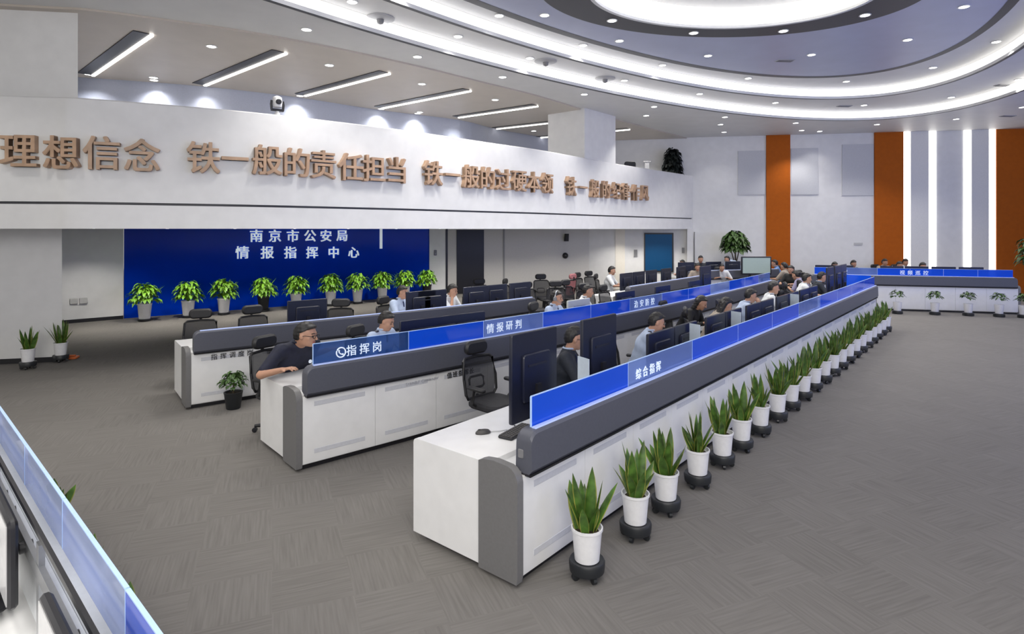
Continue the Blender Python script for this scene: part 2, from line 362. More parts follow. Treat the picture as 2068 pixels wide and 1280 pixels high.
# far wall: orange panels, lit niches, acoustic panels
for i, (a, b) in enumerate(((1547, 1595), (1765, 1823), (2010, 2120))):
    o = obj('wall_panel', on_wall(FA, FBW, a, b, 0, 6.0, .07), orange_m)
    tag(o, ('narrow orange full-height wall panel beside the big leafy plant', 'orange full-height wall panel between the white wall and the lit niches', 'wide orange full-height wall panel past the second lit niche')[i], 'wall panel', 'orange wall panels')
for i, (a, b) in enumerate(((1823, 1890), (1946, 2010))):
    t = thing('backlit_panel', ('pale grey backlit wall panel beside the middle orange panel', 'pale grey backlit wall panel touching the widest orange panel')[i], 'wall panel', group='backlit wall panels')
    w = b-a
    obj('light_strip', on_wall(FA, FBW, a, a+w*.20, .0, 6.0, .03), niche_m, t); obj('light_strip', on_wall(FA, FBW, b-w*.24, b, .0, 6.0, .03), niche_m, t)
    obj('face_panel', on_wall(FA, FBW, a+w*.21, b-w*.25, .0, 6.0, .09), mat('niche_panel', (.74, .74, .73), .5), t)
apm = mat('acoustic_panel', (.56, .57, .60), .8)
for a, b, y0, y1, lab in ((1490, 1545, 305, 393, 'pale grey square acoustic panel between the balcony end and the first orange panel'), (1597, 1652, 300, 393, 'pale grey square acoustic panel touching the first orange panel on its white side'), (1700, 1764, 292, 395, 'pale grey square acoustic panel touching the middle orange panel')):
    d = on_line(a, FA, FBW).y
    tag(obj('acoustic_panel', on_wall(FA, FBW, a, b, zat(y1, d), zat(y0, d), .03), apm), lab, 'wall panel', 'acoustic wall panels')
d = on_line(1735, FA, FBW).y
tag(obj('cable_plate', on_wall(FA, FBW, 1724, 1742, zat(494.5, d), zat(490, d), .02), mat('plate_grey', (.5, .5, .5), .5)), 'thin grey plate low on the white wall between two orange panels', 'wall plate')
# wall under the gallery, facing: lit pier, blue screen, pillar strips
def wallbit(name, a, b, y0, y1, th, m, lab, cat, A=FA, B=FBW, grp=None):
    d = on_line((a+b)/2, A, B).y
    return tag(obj(name, on_wall(A, B, a, b, zat(y1, d), zat(y0, d), th), m), lab, cat, grp)
struct('wall_strip', on_wall(FA, FBW, 1243, 1262, 0, 2.42, .05), mat('warm_white_paint', (.8, .76, .68), .5))
struct('wall_strip', on_wall(FA, FBW, 1386, 1398, 0, 2.42, .30), white)
struct('wall_strip', on_wall(FA, FBW, 1402, 1412, 0, 2.30, .20), white)
t = thing('wall_screen', 'large dark blue wall screen in a thin black frame under the balcony', 'screen')
d = on_line(1331, FA, FBW).y
obj('screen_frame', on_wall(FA, FBW, 1301, 1360, zat(549, d), zat(470, d), .05), black_m, t)
obj('screen', on_wall(FA, FBW, 1303, 1357, zat(546, d), zat(473, d), .012, out=.05), mat('screen_blue', (.004, .045, .12), .35, spec=.15, emit=.35, ecol=(.004, .05, .13)), t)
wallbit('wall_controller', 1280, 1287, 504, 518, .04, mat('plate_dark', (.2, .2, .21), .5), 'small grey wall controller between the lit pier and the blue screen', 'wall controller')
wallbit('wall_controller', 1377, 1382, 500, 511, .04, MATS['plate_dark'], 'small grey wall controller between the blue screen and the white pillar', 'wall controller')
# speaker and sensor on the end wall, switch beside the blue wall
p = on_line(1141, E_A, E_B); dn = Vector((.34, -.94, 0))
t = thing('wall_speaker', 'black wedge-shaped speaker high on the grey wall under the balcony', 'speaker', p+dn*.1+Vector((0, 0, zat(487, p.y))), R(20))
obj('cabinet', MB().add([(-.09, 0, 0), (.09, 0, 0), (.07, -.1, .0), (-.07, -.1, .0), (-.06, 0, .3), (.06, 0, .3), (.05, -.16, .3), (-.05, -.16, .3)], [(0, 1, 2, 3), (4, 5, 6, 7), (0, 1, 5, 4), (1, 2, 6, 5), (2, 3, 7, 6), (3, 0, 4, 7)]), black_m, t)
obj('bracket', MB().box((0, .05, .15), (.05, .1, .06)), black_m, t)
t = thing('wall_camera', 'small black round dome camera below the wedge speaker', 'camera', p+dn*.02+Vector((0, 0, zat(516, p.y))), R(20))
obj('dome', MB().lathe([(.12, 0), (.12, .03), (.09, .09), (.04, .12)], 16), black_m, t, smooth=True).rotation_euler = (R(90), 0, 0)
obj('mount', MB().box((0, .01, 0), (.2, .02, .2)), mat('plate_grey', (.5, .5, .5), .5), t)
p = on_line(878, E_A, E_B)
t = thing('wall_intercom', 'small dark intercom on the white pier beside the blue wall', 'intercom', p+dn*.115+Vector((0, 0, zat(510, p.y))), R(20))
obj('housing', MB().rbox((0, 0, 0), (.10, .03, .2), .02, axis=1), MATS['plate_dark'], t); obj('button', MB().box((0, -.02, -.04), (.03, .02, .03)), chrome_m, t)
p = on_line(162, (-14.5, 12.4), (-10.425, 15.95))
t = thing('socket_plate', 'grey double socket plate low on the pale side wall', 'socket', p+Vector((.02, -.03, zat(607, p.y))), R(38.5))
for x in (-.13, .07): obj('socket', MB().rbox((x, 0, 0), (.17, .03, .15), .02, axis=1), mat('plate_grey', (.5, .5, .5), .5), t)
# camera on the parapet
p, v, dd = balcony_at(563)
t = thing('dome_camera', 'white pan and tilt camera standing on top of the balcony parapet', 'camera', p+v*.1+Vector((0, 0, 4.5)), math.atan2(dd.y, dd.x))
obj('foot', MB().lathe([(.05, 0), (.05, .04), (.03, .05), (.03, .1)], 14), white, t, smooth=True)
obj('yoke', MB().tube([(.1, 0, .1), (.11, 0, .2), (.1, 0, .27)], .022).tube([(-.1, 0, .1), (-.11, 0, .2), (-.1, 0, .27)], .022).box((0, 0, .1), (.22, .07, .04)), black_m, t)
obj('head', MB().lathe([(.02, -.1), (.075, -.085), (.09, 0), (.08, .09), (.03, .12)], 16, (0, 0, .24)), pot_w, t, smooth=True)
obj('lens', MB().lathe([(.05, 0), (.05, .05), (.035, .06)], 12), black_m, t, loc=(0, -.06, .24)).rotation_euler = (R(90), 0, 0)

# ------------------------------------------------------------------ writing
def balcony_letters():
    rows = [('理想信念', [(45, 306), (130, 309), (208, 310), (288, 314)], 'first word'), ('铁一般的责任担当', [(411, 319), (474, 322), (538, 324), (597, 329), (650, 333), (705, 338), (751, 341), (797, 344)], 'second phrase'),
            ('铁一般的过硬本领', [(870, 350), (909, 354), (947, 357), (980, 360), (1012, 363), (1044, 366), (1073, 368), (1100, 370)], 'third phrase'), ('铁一般的纪律作风', [(1149, 376), (1173, 379), (1197, 381), (1219, 383), (1240, 385), (1259, 387), (1279, 389), (1298, 390)], 'fourth phrase')]
    for s, pos, w in rows:
        for i, (c, (px, py)) in enumerate(zip(s, pos)):
            p, v, d = balcony_at(px); z = zat(py, p.y)
            o = put('wall_letter', glyph(c, .57, .11, .016, .80 if c == '一' else .93), brown_letter, p-v*.055+Vector((0, 0, z)), math.atan2(d.y, d.x))
            tag(o, 'raised bronze character on the white balcony front, %s of the %s' % (nth(i+1), w), 'letter', 'bronze characters on the balcony')
def blue_wall_letters():
    a = math.atan2(BW_B[1]-BW_A[1], BW_B[0]-BW_A[0]); n = Vector((math.sin(a), -math.cos(a), 0))
    for s, xs, py, w in (('南京市公安局', [517.5, 555, 591, 626, 658, 690], 476, 'upper'), ('情报指挥中心', [489, 539.4, 586, 630, 673.6, 713.8], 509.5, 'lower')):
        for i, (c, px) in enumerate(zip(s, xs)):
            p = on_line(px, BW_A, BW_B); z = zat(py, p.y)
            o = put('wall_letter', glyph(c, .40, .04, .014), white_letter, p+n*.022+Vector((0, 0, z)), a)
            tag(o, 'white character on the blue wall, %s of the %s line' % (nth(i+1), w), 'letter', 'white characters on the blue wall')
    p = on_line(769, BW_A, BW_B)
    tag(obj('light_bar', MB().box(p+n*.02+Vector((0, 0, zat(482, p.y))), (.09, .03, .68)), white_letter), 'thin white vertical bar on the blue wall past the characters', 'light bar')
balcony_letters(); blue_wall_letters()

# ------------------------------------------------------------------ ceiling fittings
def spot(parent, power, ang, z, col=(1, .965, .91), blend=.6, rad=.07):
    l = bpy.data.lights.new('downlight_beam', 'SPOT'); l.energy = power; l.spot_size = R(ang); l.spot_blend = blend; l.color = col; l.shadow_soft_size = rad
    o = bpy.data.objects.new('downlight_beam', l); COL.objects.link(o); o.location = (0, 0, z); o.parent = parent
DL = {'gallery': (5.965, [(427, 93), (310, 156), (665, 131), (852, 169), (848, 226), (1000, 201), (1078, 264), (1066, 289)]),
      'outer': (6.0, [(619, 59), (843, 114), (1015, 155), (1180, 190), (1321, 215), (1305, 233), (1293, 271), (1464, 236), (1455, 251), (1607, 248), (1619, 263), (1771, 251), (1931, 240), (2065, 216)]),
      'ring': (6.3, [(711, 3), (925, 73), (1070, 117), (1261, 162), (1413, 189), (1566, 207), (1745, 212), (1921, 196), (2058, 160)]),
      'second': (6.6, [(1008, 31), (1178, 91), (1338, 131), (1511, 157.5), (1709, 164), (1884, 136), (2012, 84)]),
      'disc': (6.6, [(1100, 30), (1251, 82), (1430, 112), (1639, 110), (1833, 80), (1947, 13)]),
      'dark': (6.59, [(1236, 41), (1401, 66), (1582, 62), (1747, 30)])}
DLN = {'gallery': 'gallery ceiling behind the parapet', 'outer': 'flat ceiling outside the ovals', 'ring': 'widest oval ceiling step', 'second': 'narrower second oval step', 'disc': 'blue-grey inner disc', 'dark': 'charcoal ring around the bright recess'}
trim_bm = MB().lathe([(.105, 0), (.11, -.012), (.085, -.015), (.08, 0)], 18); lens_bm = MB().lathe([(.082, -.004), (.08, -.012), (.03, -.016)], 18)
dl0 = None
for key, (z, L) in DL.items():
    for i, (px, py) in enumerate(sorted(L)):
        p = un(px, py, z); lab = 'round white ceiling downlight in the %s, %s along' % (DLN[key], nth(i+1))
        if dl0 is None:
            dl0 = thing('downlight', lab, 'light', p, 0, 'ceiling downlights'); obj('trim_ring', trim_bm, white, dl0, smooth=True); obj('lens', lens_bm, lens_m, dl0, smooth=True); t = dl0
        else: t = dup(dl0, p, 0, lab)
        spot(t, DOWN_W*(.35 if key == 'gallery' else 1), 105, -.05)
# the rest of the same downlights, over the part of the hall behind and beside the viewer
def offscreen(p): return not (p.y > .5 and abs(p.x)/p.y < .88 and (p.z-EYE)/p.y < .40)
i = 0
for z, a, b, n in ((6.3, 13.1, 4.92, 26), (6.6, 10.9, 4.28, 22), (6.6, 6.8, 3.3, 12)):
    for p in ell(C1, A1, a, b, z, n)[:-1]:
        if offscreen(p) and p.y > -4.5: i += 1; t = dup(dl0, p, 0, 'ceiling downlight over the hall out of view, %s' % nth(i), 'downlights out of view'); spot(t, DOWN_W*.30, 105, -.05)
for x, y in ((-7, 7.5), (-7, 4), (-7, .5), (-4.5, 5.5), (-4.5, 2.5), (-2.5, -1), (-9, 8)): i += 1; t = dup(dl0, (x, y, 6.0), 0, 'ceiling downlight over the hall out of view, %s' % nth(i), 'downlights out of view'); spot(t, DOWN_W*.30, 105, -.05)
# downlights that wash the gallery wall and the area in front of the blue wall
wash = [un(q, y, 5.965)+Vector((.10, -.13, 0)) for q, y in ((178, 152), (309, 164), (413, 173), (602, 195), (765, 221), (838, 230), (927, 238))]
for i, p in enumerate(wash):
    t = dup(dl0, p, 0, 'small wall-washing downlight at the rear of the gallery ceiling, %s along' % nth(i+1), 'gallery wall washers'); spot(t, 42, 125, -.03, (1, 1, 1), .7, .03)
na = math.atan2(BW_B[1]-BW_A[1], BW_B[0]-BW_A[0])
for i in range(6):
    q = Vector(BW_A).lerp(Vector(BW_B), (i+.5)/6)+Vector((math.sin(na), -math.cos(na)))*1.75
    t = dup(dl0, (q.x, q.y, 2.43), 0, 'downlight under the balcony in front of the blue wall, %s along' % nth(i+1), 'soffit downlights'); spot(t, 150, 100, -.02, (1, .94, .85), .5, .04)
for i, (px, d_) in enumerate(((950, 20.2), (1050, 20.8), (1150, 21.6), (1252, 22.6), (1330, 22.4), (190, 14.2))):
    t = dup(dl0, ((px-CX)/FPX*d_, d_, 2.43), 0, 'downlight under the balcony near the grey walls, %s along' % nth(i+1), 'soffit downlights'); spot(t, 150, 130, -.02, (1, .95, .87), .5, .04)
p = on_line(1640, FA, FBW); t = dup(dl0, p+Vector((-.1, -.75, 6.0)), 0, 'downlight washing the white wall between the orange panels', 'soffit downlights'); spot(t, 60, 55, -.02, (1, .98, .95), .8, .05)
p = on_line(1440, FA, FBW); t = dup(dl0, p+Vector((0, -1.2, 6.0)), 0, 'downlight washing the white wall beside the balcony end', 'soffit downlights'); spot(t, 60, 80, -.02, (1, .98, .95), .8, .05)
# slot lights in the gallery ceiling
SL = [((188, 152), (307, 70)), ((414, 172), (578, 107)), ((616, 193), (787, 148)), ((772, 218), (951, 183)), ((926, 237), (1086, 214)), ((1003, 260), (1120, 247)), ((1018, 284), (1120, 275)), ((1240, 264), (1272, 261))]
for i, (a, b) in enumerate(SL):
    A, B = un(*a, 5.955), un(*b, 5.955); d = (B-A); L_ = d.length; an = math.atan2(d.y, d.x); M_ = (A+B)/2
    t = thing('slot_light', 'black ceiling slot with a bright line lamp, %s along the gallery' % nth(i+1), 'light', M_, an, 'gallery slot lights')
    obj('slot', MB().box((0, -.17, 0), (L_, .26, .012)), black_m, t)
    obj('line_lamp', MB().box((0, 0, -.012), (L_, .06, .03)), lineled_m, t)
# speakers, sensors, vents in the ceiling
for i, (px, py, z) in enumerate(((768, 36, 6.3), (1102, 123, 6.3), (1222, 158, 6.3))):
    t = thing('ceiling_sprinkler', 'round grey ceiling sensor on the widest oval step, %s along' % nth(i+1), 'sensor', un(px, py, z), 0, 'round ceiling sensors')
    obj('plate', MB().lathe([(.26, 0), (.26, -.02), (.22, -.035)], 24), mat('sensor_grey', (.42, .42, .43), .5), t, smooth=True)
    obj('sensor_head', MB().lathe([(.07, -.03), (.06, -.10), (.02, -.12)], 14), mat('plate_dark', (.2, .2, .21), .5), t, smooth=True)
for i, (px, py, z) in enumerate(((1585, 122, 6.6), (2027, 172, 6.3), (1705, 214, 6.3), (2035, 234, 6.0))):
    t = thing('ceiling_vent', 'dark slotted air vent in the %s' % ('blue-grey inner disc', 'narrow oval step beside the wall edge', 'widest oval step over the far wall', 'flat ceiling past the ovals')[i], 'vent', un(px, py, z), R(5), 'ceiling vents')
    obj('vent_frame', MB().box((0, 0, -.005), (.42, .2, .02)), mat('sensor_grey', (.42, .42, .43), .5), t)
    mb = MB()
    for q in range(4): mb.box((0, -.06+.04*q, -.018), (.38, .02, .012))
    obj('grille', mb, mat('plate_dark', (.2, .2, .21), .5), t)

# ================================================================== CONSOLES
class Path:
    def __init__(s, pts):
        s.p = [Vector((a[0], a[1], 0)) for a in pts]; s.l = [0]
        for a, b in zip(s.p, s.p[1:]): s.l.append(s.l[-1]+(b-a).length)
        s.L = s.l[-1]
    def at(s, u):
        j = 0
        while j < len(s.p)-2 and s.l[j+1] < u: j += 1
        d = (s.p[j+1]-s.p[j]).normalized(); return s.p[j]+d*(u-s.l[j]), d, Vector((-d.y, d.x, 0))
    def pt(s, u, v, z=0):
        p, d, n = s.at(u); return p+n*v+Vector((0, 0, z))
    def yaw(s, u): d = s.at(u)[1]; return math.atan2(d.y, d.x)       # local +X along the row, local +Y to the operators
    def fr(s, u0, u1):
        us = [u0]+[x for x in s.l if u0+.02 < x < u1-.02]+[u1]; out = []
        for i, u in enumerate(us):
            a, _, n1 = s.at(u-1e-4); b, _, n2 = s.at(u+1e-4); out.append((s.at(u)[0], ((n1+n2)/2).normalized()))
        return out
    def uv_px(s, px, v):
        """how far along the row the line at offset v crosses sight column px"""
        lo = None
        for i in range(0, int(s.L*50)+100):
            u = i/50-1.0; q = s.pt(u, v); f_ = CX+FPX*q.x/q.y-px
            if lo is not None and lo*f_ <= 0: return u
            lo = f_
        return 0
def bez(a, b, c, n=8):
    a, b, c = Vector(a), Vector(b), Vector(c); return [a*(1-t)**2+b*2*t*(1-t)+c*t*t for t in [i/n for i in range(n+1)]]
def arc(n0, n1, y0, r, k=5):
    return [(n0[0]+0, 0)]
P1, U1 = Vector((.036, 3.96)), Vector((.642, .766))
ROW1 = Path([P1, P1+U1*13.85])
ROW2 = Path(bez((-2.117, 5.854), (2.0, 9.35), (7.0, 16.0), 9))
ROW3 = Path(bez((-4.32, 7.89), (-1.55, 9.95), (.50, 12.05), 6))
ROW3B = Path([(2.70, 14.05), (5.75, 17.75)])
ROW4 = Path([(5.7, 19.4), (9.3, 20.6)])
FARD = Path([(9.05, 18.13), (14.30, 16.72)])
NEAR = Path([(-.42, 1.17), (-.42-5.0*.73, 1.17+5.0*.68)])
PANES = {'b': pane_blue, 'p': pane_pale, 'd': pane_deep}
def console(label, path, panes, mod=.78, ends=(1, 1), slots=True, glass=True):
    u0 = path.p[0]; yaw = 0
    t = thing('control_console', label, 'desk', (u0.x, u0.y, 0))
    off = -Vector((u0.x, u0.y, 0)); L = path.L
    def sw(name, prof, a, b, m, par=t, smooth=False):
        return obj(name, MB().sweep(prof, [(p+off, v) for p, v in path.fr(a, b)]), m, par, smooth=smooth)
    rr = [(1.05-.035+.035*math.cos(R(q)), .74+.035*math.sin(R(q))) for q in (0, 30, 60, 90)]
    sw('worktop', [(.28, .735), (1.05, .735)]+rr+[(.28, .775)], .045 if ends[0] else 0, L-(.045 if ends[1] else 0), desk_w, smooth=30)
    sw('carcass', [(.03, .05), (.28, .05), (.28, .735), (.03, .735)], .05, L-.05, desk_w)
    sw('back_panel', [(.60, .05), (.63, .05), (.63, .735), (.60, .735)], .05, L-.05, desk_w)
    sw('plinth', [(.05, 0), (.98, 0), (.98, .05), (.05, .05)], .06, L-.06, black_m)
    for i, e in enumerate(ends):
        if not e: continue
        a, b = ((0, .045), (L-.045, L))[i]
        sw('end_panel', [(.34, .05), (.34, .777), (1.016, .777)]+[(1.05-.035+.035*math.cos(R(q)), .742+.035*math.sin(R(q))) for q in (60, 30, 0)]+[(1.05, .05)], a, b, desk_w, smooth=30)
        a, b = ((-.012, .05), (L-.05, L+.012))[i]
        front = [(.09+.10*math.cos(R(q)), .70+.105*math.sin(R(q))) for q in (180, 160, 140, 120, 100)]
        sw('end_cap', [(.345, .03), (.0, .03), (-.01, .08)]+front+[(.2, .812), (.30, .800), (.345, .782)], a, b, cap_m, smooth=30)
    n = max(1, round((L-.1)/mod)); w = (L-.1)/n
    for i in range(n):
        a = .052+i*w
        fp = sw('front_panel', [(.03, .06), (.0, .065), (-.004, .09), (-.004, .70), (.002, .735), (.03, .735)], a+.002, a+w-.002, desk_w, smooth=30)
        if slots:
            for z in (.625, .15):
                s_ = sw('vent_slot', [(-.003, z), (-.006, z+.004), (-.006, z+.046), (-.003, z+.05)], a+.12, a+w-.12, slot_m, fp)
    h0, h1 = (.08 if ends[0] else 0), L-(.08 if ends[1] else 0)
    mb = MB(); fr = path.fr(h0, h1); rr_ = .075
    def hp(dt): return [(-.035, .745), (-.06, .775), (-.055, 1.015-dt), (-.04, 1.035-dt), (.06, 1.035-dt), (.075, 1.02-dt), (.08, .776), (.02, .745)]
    steps = [(rr_*(1-math.cos(R(q))), rr_*(1-math.sin(R(q)))) for q in (0, 22, 45, 67, 90)]
    seq = [(path.fr(h0+a, h0+a+.01)[0], d) for a, d in steps] if ends[0] else [(fr[0], 0)]
    seq += [(f_, 0) for f_ in fr[1:-1]]
    seq += [(path.fr(h1-a-.01, h1-a)[-1], d) for a, d in steps[::-1]] if ends[1] else [(fr[-1], 0)]
    for (p, v), d in seq: mb.v += [tuple(p+off+v*a+Vector((0, 0, z))) for a, z in hp(d)]
    for i in range(len(seq)-1): mb.f += [(i*8+q, i*8+(q+1) % 8, i*8+8+(q+1) % 8, i*8+8+q) for q in range(8)]
    mb.f += [tuple(range(8))[::-1], tuple(range(len(seq)*8-8, len(seq)*8))]; mb.m = [0]*len(mb.f)
    obj('screen_panel', mb, grey_p, t, smooth=25)
    sw('shadow_gap', [(-.048, .730), (-.052, .747), (.03, .747), (.03, .730)], h0, h1, black_m)
    sw('led_strip', [(-.035, 1.036), (-.03, 1.046), (.0, 1.046), (.0, 1.036)], h0+.075, h1-.075, led_m)
    if glass:
        np_ = len(panes); pw = (h1-h0-.17)/np_
        for i, c in enumerate(panes):
            a = h0+.085+i*pw
            g = sw('glass_pane', [(.01, 1.036), (.01, 1.245), (.022, 1.245), (.022, 1.036)], a+.004, a+pw-.004, PANES[c])
            sw('glass_edge', [(.009, 1.245), (.009, 1.250), (.023, 1.250), (.023, 1.245)], a+.004, a+pw-.004, edge_m, g)
            obj('glass_joint', MB().sweep([(.009, 1.036), (.009, 1.245), (.023, 1.245), (.023, 1.036)], [(p+off, v) for p, v in path.fr(a-.001, a+.004)]), edge_m, g)
    return t
con1 = console('long white console with grey upper panel and blue glass, lined with snake plants', ROW1, 'bpbbbpbbbb')
con2 = console('long white console with blue glass between the plant-lined console and the shortest one', ROW2, 'dbpbbpbbpbbp')
con3 = console('short white console without glass beside the small black-potted bush', ROW3, '', glass=False)
con3b = console('grey and white console under the balcony behind the aisle gap', ROW3B, '', slots=False, glass=False)
con4 = console('white console at the rear corner before the leafy plant', ROW4, '', slots=False, glass=False)
conf = console('white console with blue glass standing across the hall before the orange wall panels', FARD, 'bpbbbb', slots=False)
pane_clear = glassy('clear_glass', (.78, .85, 1), (.52, .60, .86), .58); PANES['c'] = pane_clear
conn = console('console at the picture corner nearest the viewer, seen from its monitor side', NEAR, 'bcccc', slots=False)
con4['label'] = 'white console at the rear corner before the leafy plant'
obj('inner_panel', MB().sweep([(.08, .778), (.08, 1.03), (.105, 1.03), (.115, .778)], [(p-conn.location, v) for p, v in NEAR.fr(.06, NEAR.L-.06)]), mat('pale_grey_panel', (.46, .47, .50), .45), conn)
for c_ in conn.children:
    if c_.name.startswith(('screen_panel', 'inner_panel')): c_.data.materials[0] = mat('pale_hood', (.62, .64, .66), .4)
conn['label'] = 'separate console seen from behind, with silver monitors on black arms'
# corner glass and connecting end at the far end of the first row
t = con1; q0 = ROW1.pt(13.80, .1, 0)-con1.location
obj('end_glass', MB().box((0, .45, 1.02), (.012, .9, .48)), pane_blue, t, loc=q0, rot=ROW1.yaw(13))

q = ROW1.pt(.078, .035, .875)-con1.location; obj('end_socket', MB().rbox((0, 0, 0), (.008, .045, .06), .008, axis=0), MATS['plate_dark'], con1, loc=q, rot=ROW1.yaw(0))
# writing on consoles
def on_front(par_label, path, text, u, z, size, m, depth=.006, v=-.009, name='wall_letter', gap=1.0, par=None, bold=.004):
    for i, c in enumerate(text):
        if c == ' ': continue
        q = path.pt(u+i*gap, v, z); o = put(name, glyph(c, size, depth, bold), m, q, path.yaw(u+i*gap))
        if par: o.parent = par; o.location = q-par.location
ink = mat('black_ink', (.02, .02, .022), .5); grey_ink = mat('grey_ink', (.42, .43, .47), .5); white_ink = mat('white_ink', (.8, .88, 1), .5, emit=.25, ecol=(.8, .9, 1))
on_front('', ROW3, '指挥调度岗', .33, .665, .085, ink, gap=.115, name='desk_letter', par=con3)
on_front('', ROW3, '值班长', 1.05, .655, .085, ink, gap=.115, name='desk_letter', par=con3)
u2 = ROW2.uv_px(820, -.01); on_front('', ROW2, 'Standby Commander', u2, .66, .05, grey_ink, gap=.027, name='desk_letter', par=con2, bold=0)
u2 = ROW2.uv_px(906, -.01); on_front('', ROW2, '值班指挥长', u2, .66, .075, ink, gap=.085, name='desk_letter', par=con2)
u2 = ROW2.uv_px(708, .0); on_front('', ROW2, '指挥岗', u2, 1.13, .12, white_ink, gap=.15, name='glass_letter', par=con2, v=.006, depth=.004)
u2 = ROW2.uv_px(990, .0); on_front('', ROW2, '情报研判', u2, 1.14, .13, white_ink, gap=.17, name='glass_letter', par=con2, v=.006, depth=.004)
u2 = ROW2.uv_px(1285, .0); on_front('', ROW2, '治安防控', u2, 1.14, .13, white_ink, gap=.19, name='glass_letter', par=con2, v=.006, depth=.004)
u1 = ROW1.uv_px(1290, .0); on_front('', ROW1, '综合指挥', u1, 1.12, .10, white_ink, gap=.13, name='glass_letter', par=con1, v=.006, depth=.004)
uF = FARD.uv_px(1822, .0); on_front('', FARD, '视频巡控', uF, 1.13, .14, white_ink, gap=.20, name='glass_letter', par=conf, v=.006, depth=.004)
uF = FARD.uv_px(1690, .0); on_front('', FARD, '网安', uF, 1.13, .15, white_ink, gap=.22, name='glass_letter', par=conf, v=.006, depth=.004)
# telephone sign on the first glass pane of the second row
q = ROW2.pt(ROW2.uv_px(688, 0), .0, 1.125); mb = MB()
mb.tube([(.05*math.cos(2*math.pi*i/20), 0, .05*math.sin(2*math.pi*i/20)) for i in range(20)], .007, 6, closed=True)
mb.tube([(-.022, 0, .025), (-.02, 0, .0), (0, 0, -.018), (.025, 0, -.022)], [.010, .006, .006, .010], 6)
obj('phone_symbol', mb, white_ink, con2, loc=q-con2.location, rot=ROW2.yaw(.4), fix=False)

# ------------------------------------------------------------------ monitors
def make_monitor(w, h, foot, label, loc, rot, group):
    """screen faces local +Y (the operator), back towards -Y"""
    t = thing('monitor', label, 'monitor', loc, rot, group)
    obj('shell', MB().rbox((0, 0, foot+h/2), (w, .035, h), .015, axis=1).rbox((0, -.025, foot+h*.48), (w*.6, .03, h*.55), .03, axis=1), navy_m, t, smooth=30)
    obj('screen', MB().box((0, .0185, foot+h/2), (w*.96, .002, h*.95)), mat('screen_on', (.02, .05, .12), .15, emit=.5, ecol=(.05, .16, .5)), t)
    obj('stand', MB().box((0, -.05, foot*.5+h*.2), (.06, .03, foot+h*.4)), black_m, t)
    obj('base', MB().rbox((0, -.03, .006), (.24, .18, .012), .04), black_m, t, smooth=30)
    obj('vent_strip', MB().box((0, -.042, foot+h*.62), (w*.4, .006, .02)), black_m, t)
    return t
TOP = .776
tall0 = make_monitor(.60, .70, .10, 'tall upright navy monitor at the near end of the plant-lined console', ROW1.pt(.77, .46, TOP), ROW1.yaw(0), 'tall monitors on the plant-lined console')
dup(tall0, ROW1.pt(1.77, .46, TOP), ROW1.yaw(0), 'tall upright navy monitor, second along the plant-lined console')
us = [2.98, 3.62, 4.55, 5.19, 6.05, 6.69, 7.5, 8.14, 8.9, 9.54]
mon0 = None
for i, u in enumerate(us):
    lab = 'low wide navy monitor behind the blue glass of the plant-lined console, %s along' % nth(i+1)
    if mon0 is None: mon0 = make_monitor(.625, .43, .085, lab, ROW1.pt(u, .42, TOP), ROW1.yaw(0), 'low monitors on the plant-lined console')
    else: dup(mon0, ROW1.pt(u, .42, TOP), ROW1.yaw(0), lab)
for i, u in enumerate((11.35, 12.1, 12.7)): dup(tall0, ROW1.pt(u, .5, TOP), ROW1.yaw(0), 'tall navy monitor beside the glass corner screen, %s of its group' % nth(i+1))
def mons(path, pxs, v, who, group, src=None, rel=0):
    for i, px in enumerate(pxs): u = path.uv_px(px, v); dup(src or mon0, path.pt(u, v, TOP), path.yaw(u)+R(rel), 'dark monitor on the %s, %s along' % (who, nth(i+1)), group)
mons(ROW2, (850, 893, 941, 1262, 1338, 1402), .46, 'middle console with blue glass', 'monitors on the middle console')
mons(ROW2, (1424,), .46, 'middle console near its far half, taller than the others', 'monitors on the middle console', tall0)
mons(ROW3, (620, 872, 850, 960, 1000, 1050), .5, 'short console without glass', 'monitors on the short console')
mons(ROW3B, (1264, 1290, 1315, 1345, 1375), .5, 'console behind the aisle gap', 'monitors on the console behind the gap')
mons(ROW4, (1385, 1440, 1480, 1530), .55, 'rear corner console', 'monitors on the rear corner console')
mons(FARD, (1668, 1700, 1800, 1850, 1905, 1960), .5, 'console standing across the hall', 'monitors on the cross console')

# near console: silver monitors on black arms
def near_monitor(u, lab):
    t = thing('arm_monitor', lab, 'monitor', NEAR.pt(u, .19, TOP), NEAR.yaw(u), 'silver monitors on black arms')
    sv = mat('silver_screen', (.50, .50, .51), .22)
    obj('frame', MB().rbox((0, 0, .27), (.62, .035, .36), .03, axis=1), black_m, t, smooth=30)
    obj('screen', MB().box((0, .019, .27), (.58, .003, .32)), sv, t)
    for x in (-.22, .22): obj('arm', MB().tube([(x, -.03, .30), (x, -.075, .30)], .024, 12), black_m, t, smooth=True)
    obj('stand', MB().tube([(.0, -.02, .1), (.0, .02, .03), (0, .06, .006)], .02).rbox((0, .06, .008), (.2, .14, .016), .03), black_m, t, smooth=40)
    return t
for i, u in enumerate((1.02, 2.29, 2.98, 3.67)): near_monitor(u, 'silver-faced monitor on black arms, %s along the separate console' % nth(i+1))
t = thing('monitor_rail', 'black tool rail along the back of the separate console top', 'rail', NEAR.pt(2.4, .132, TOP), NEAR.yaw(2))
obj('bar', MB().box((0, 0, .445), (3.9, .014, .022)), black_m, t); obj('lower_bar', MB().box((0, .0, .30), (3.9, .02, .06)), chrome_m, t)
for x in (-1.8, -.6, .6, 1.8): obj('post', MB().box((x, -.002, .205), (.05, .02, .41)), chrome_m, t)

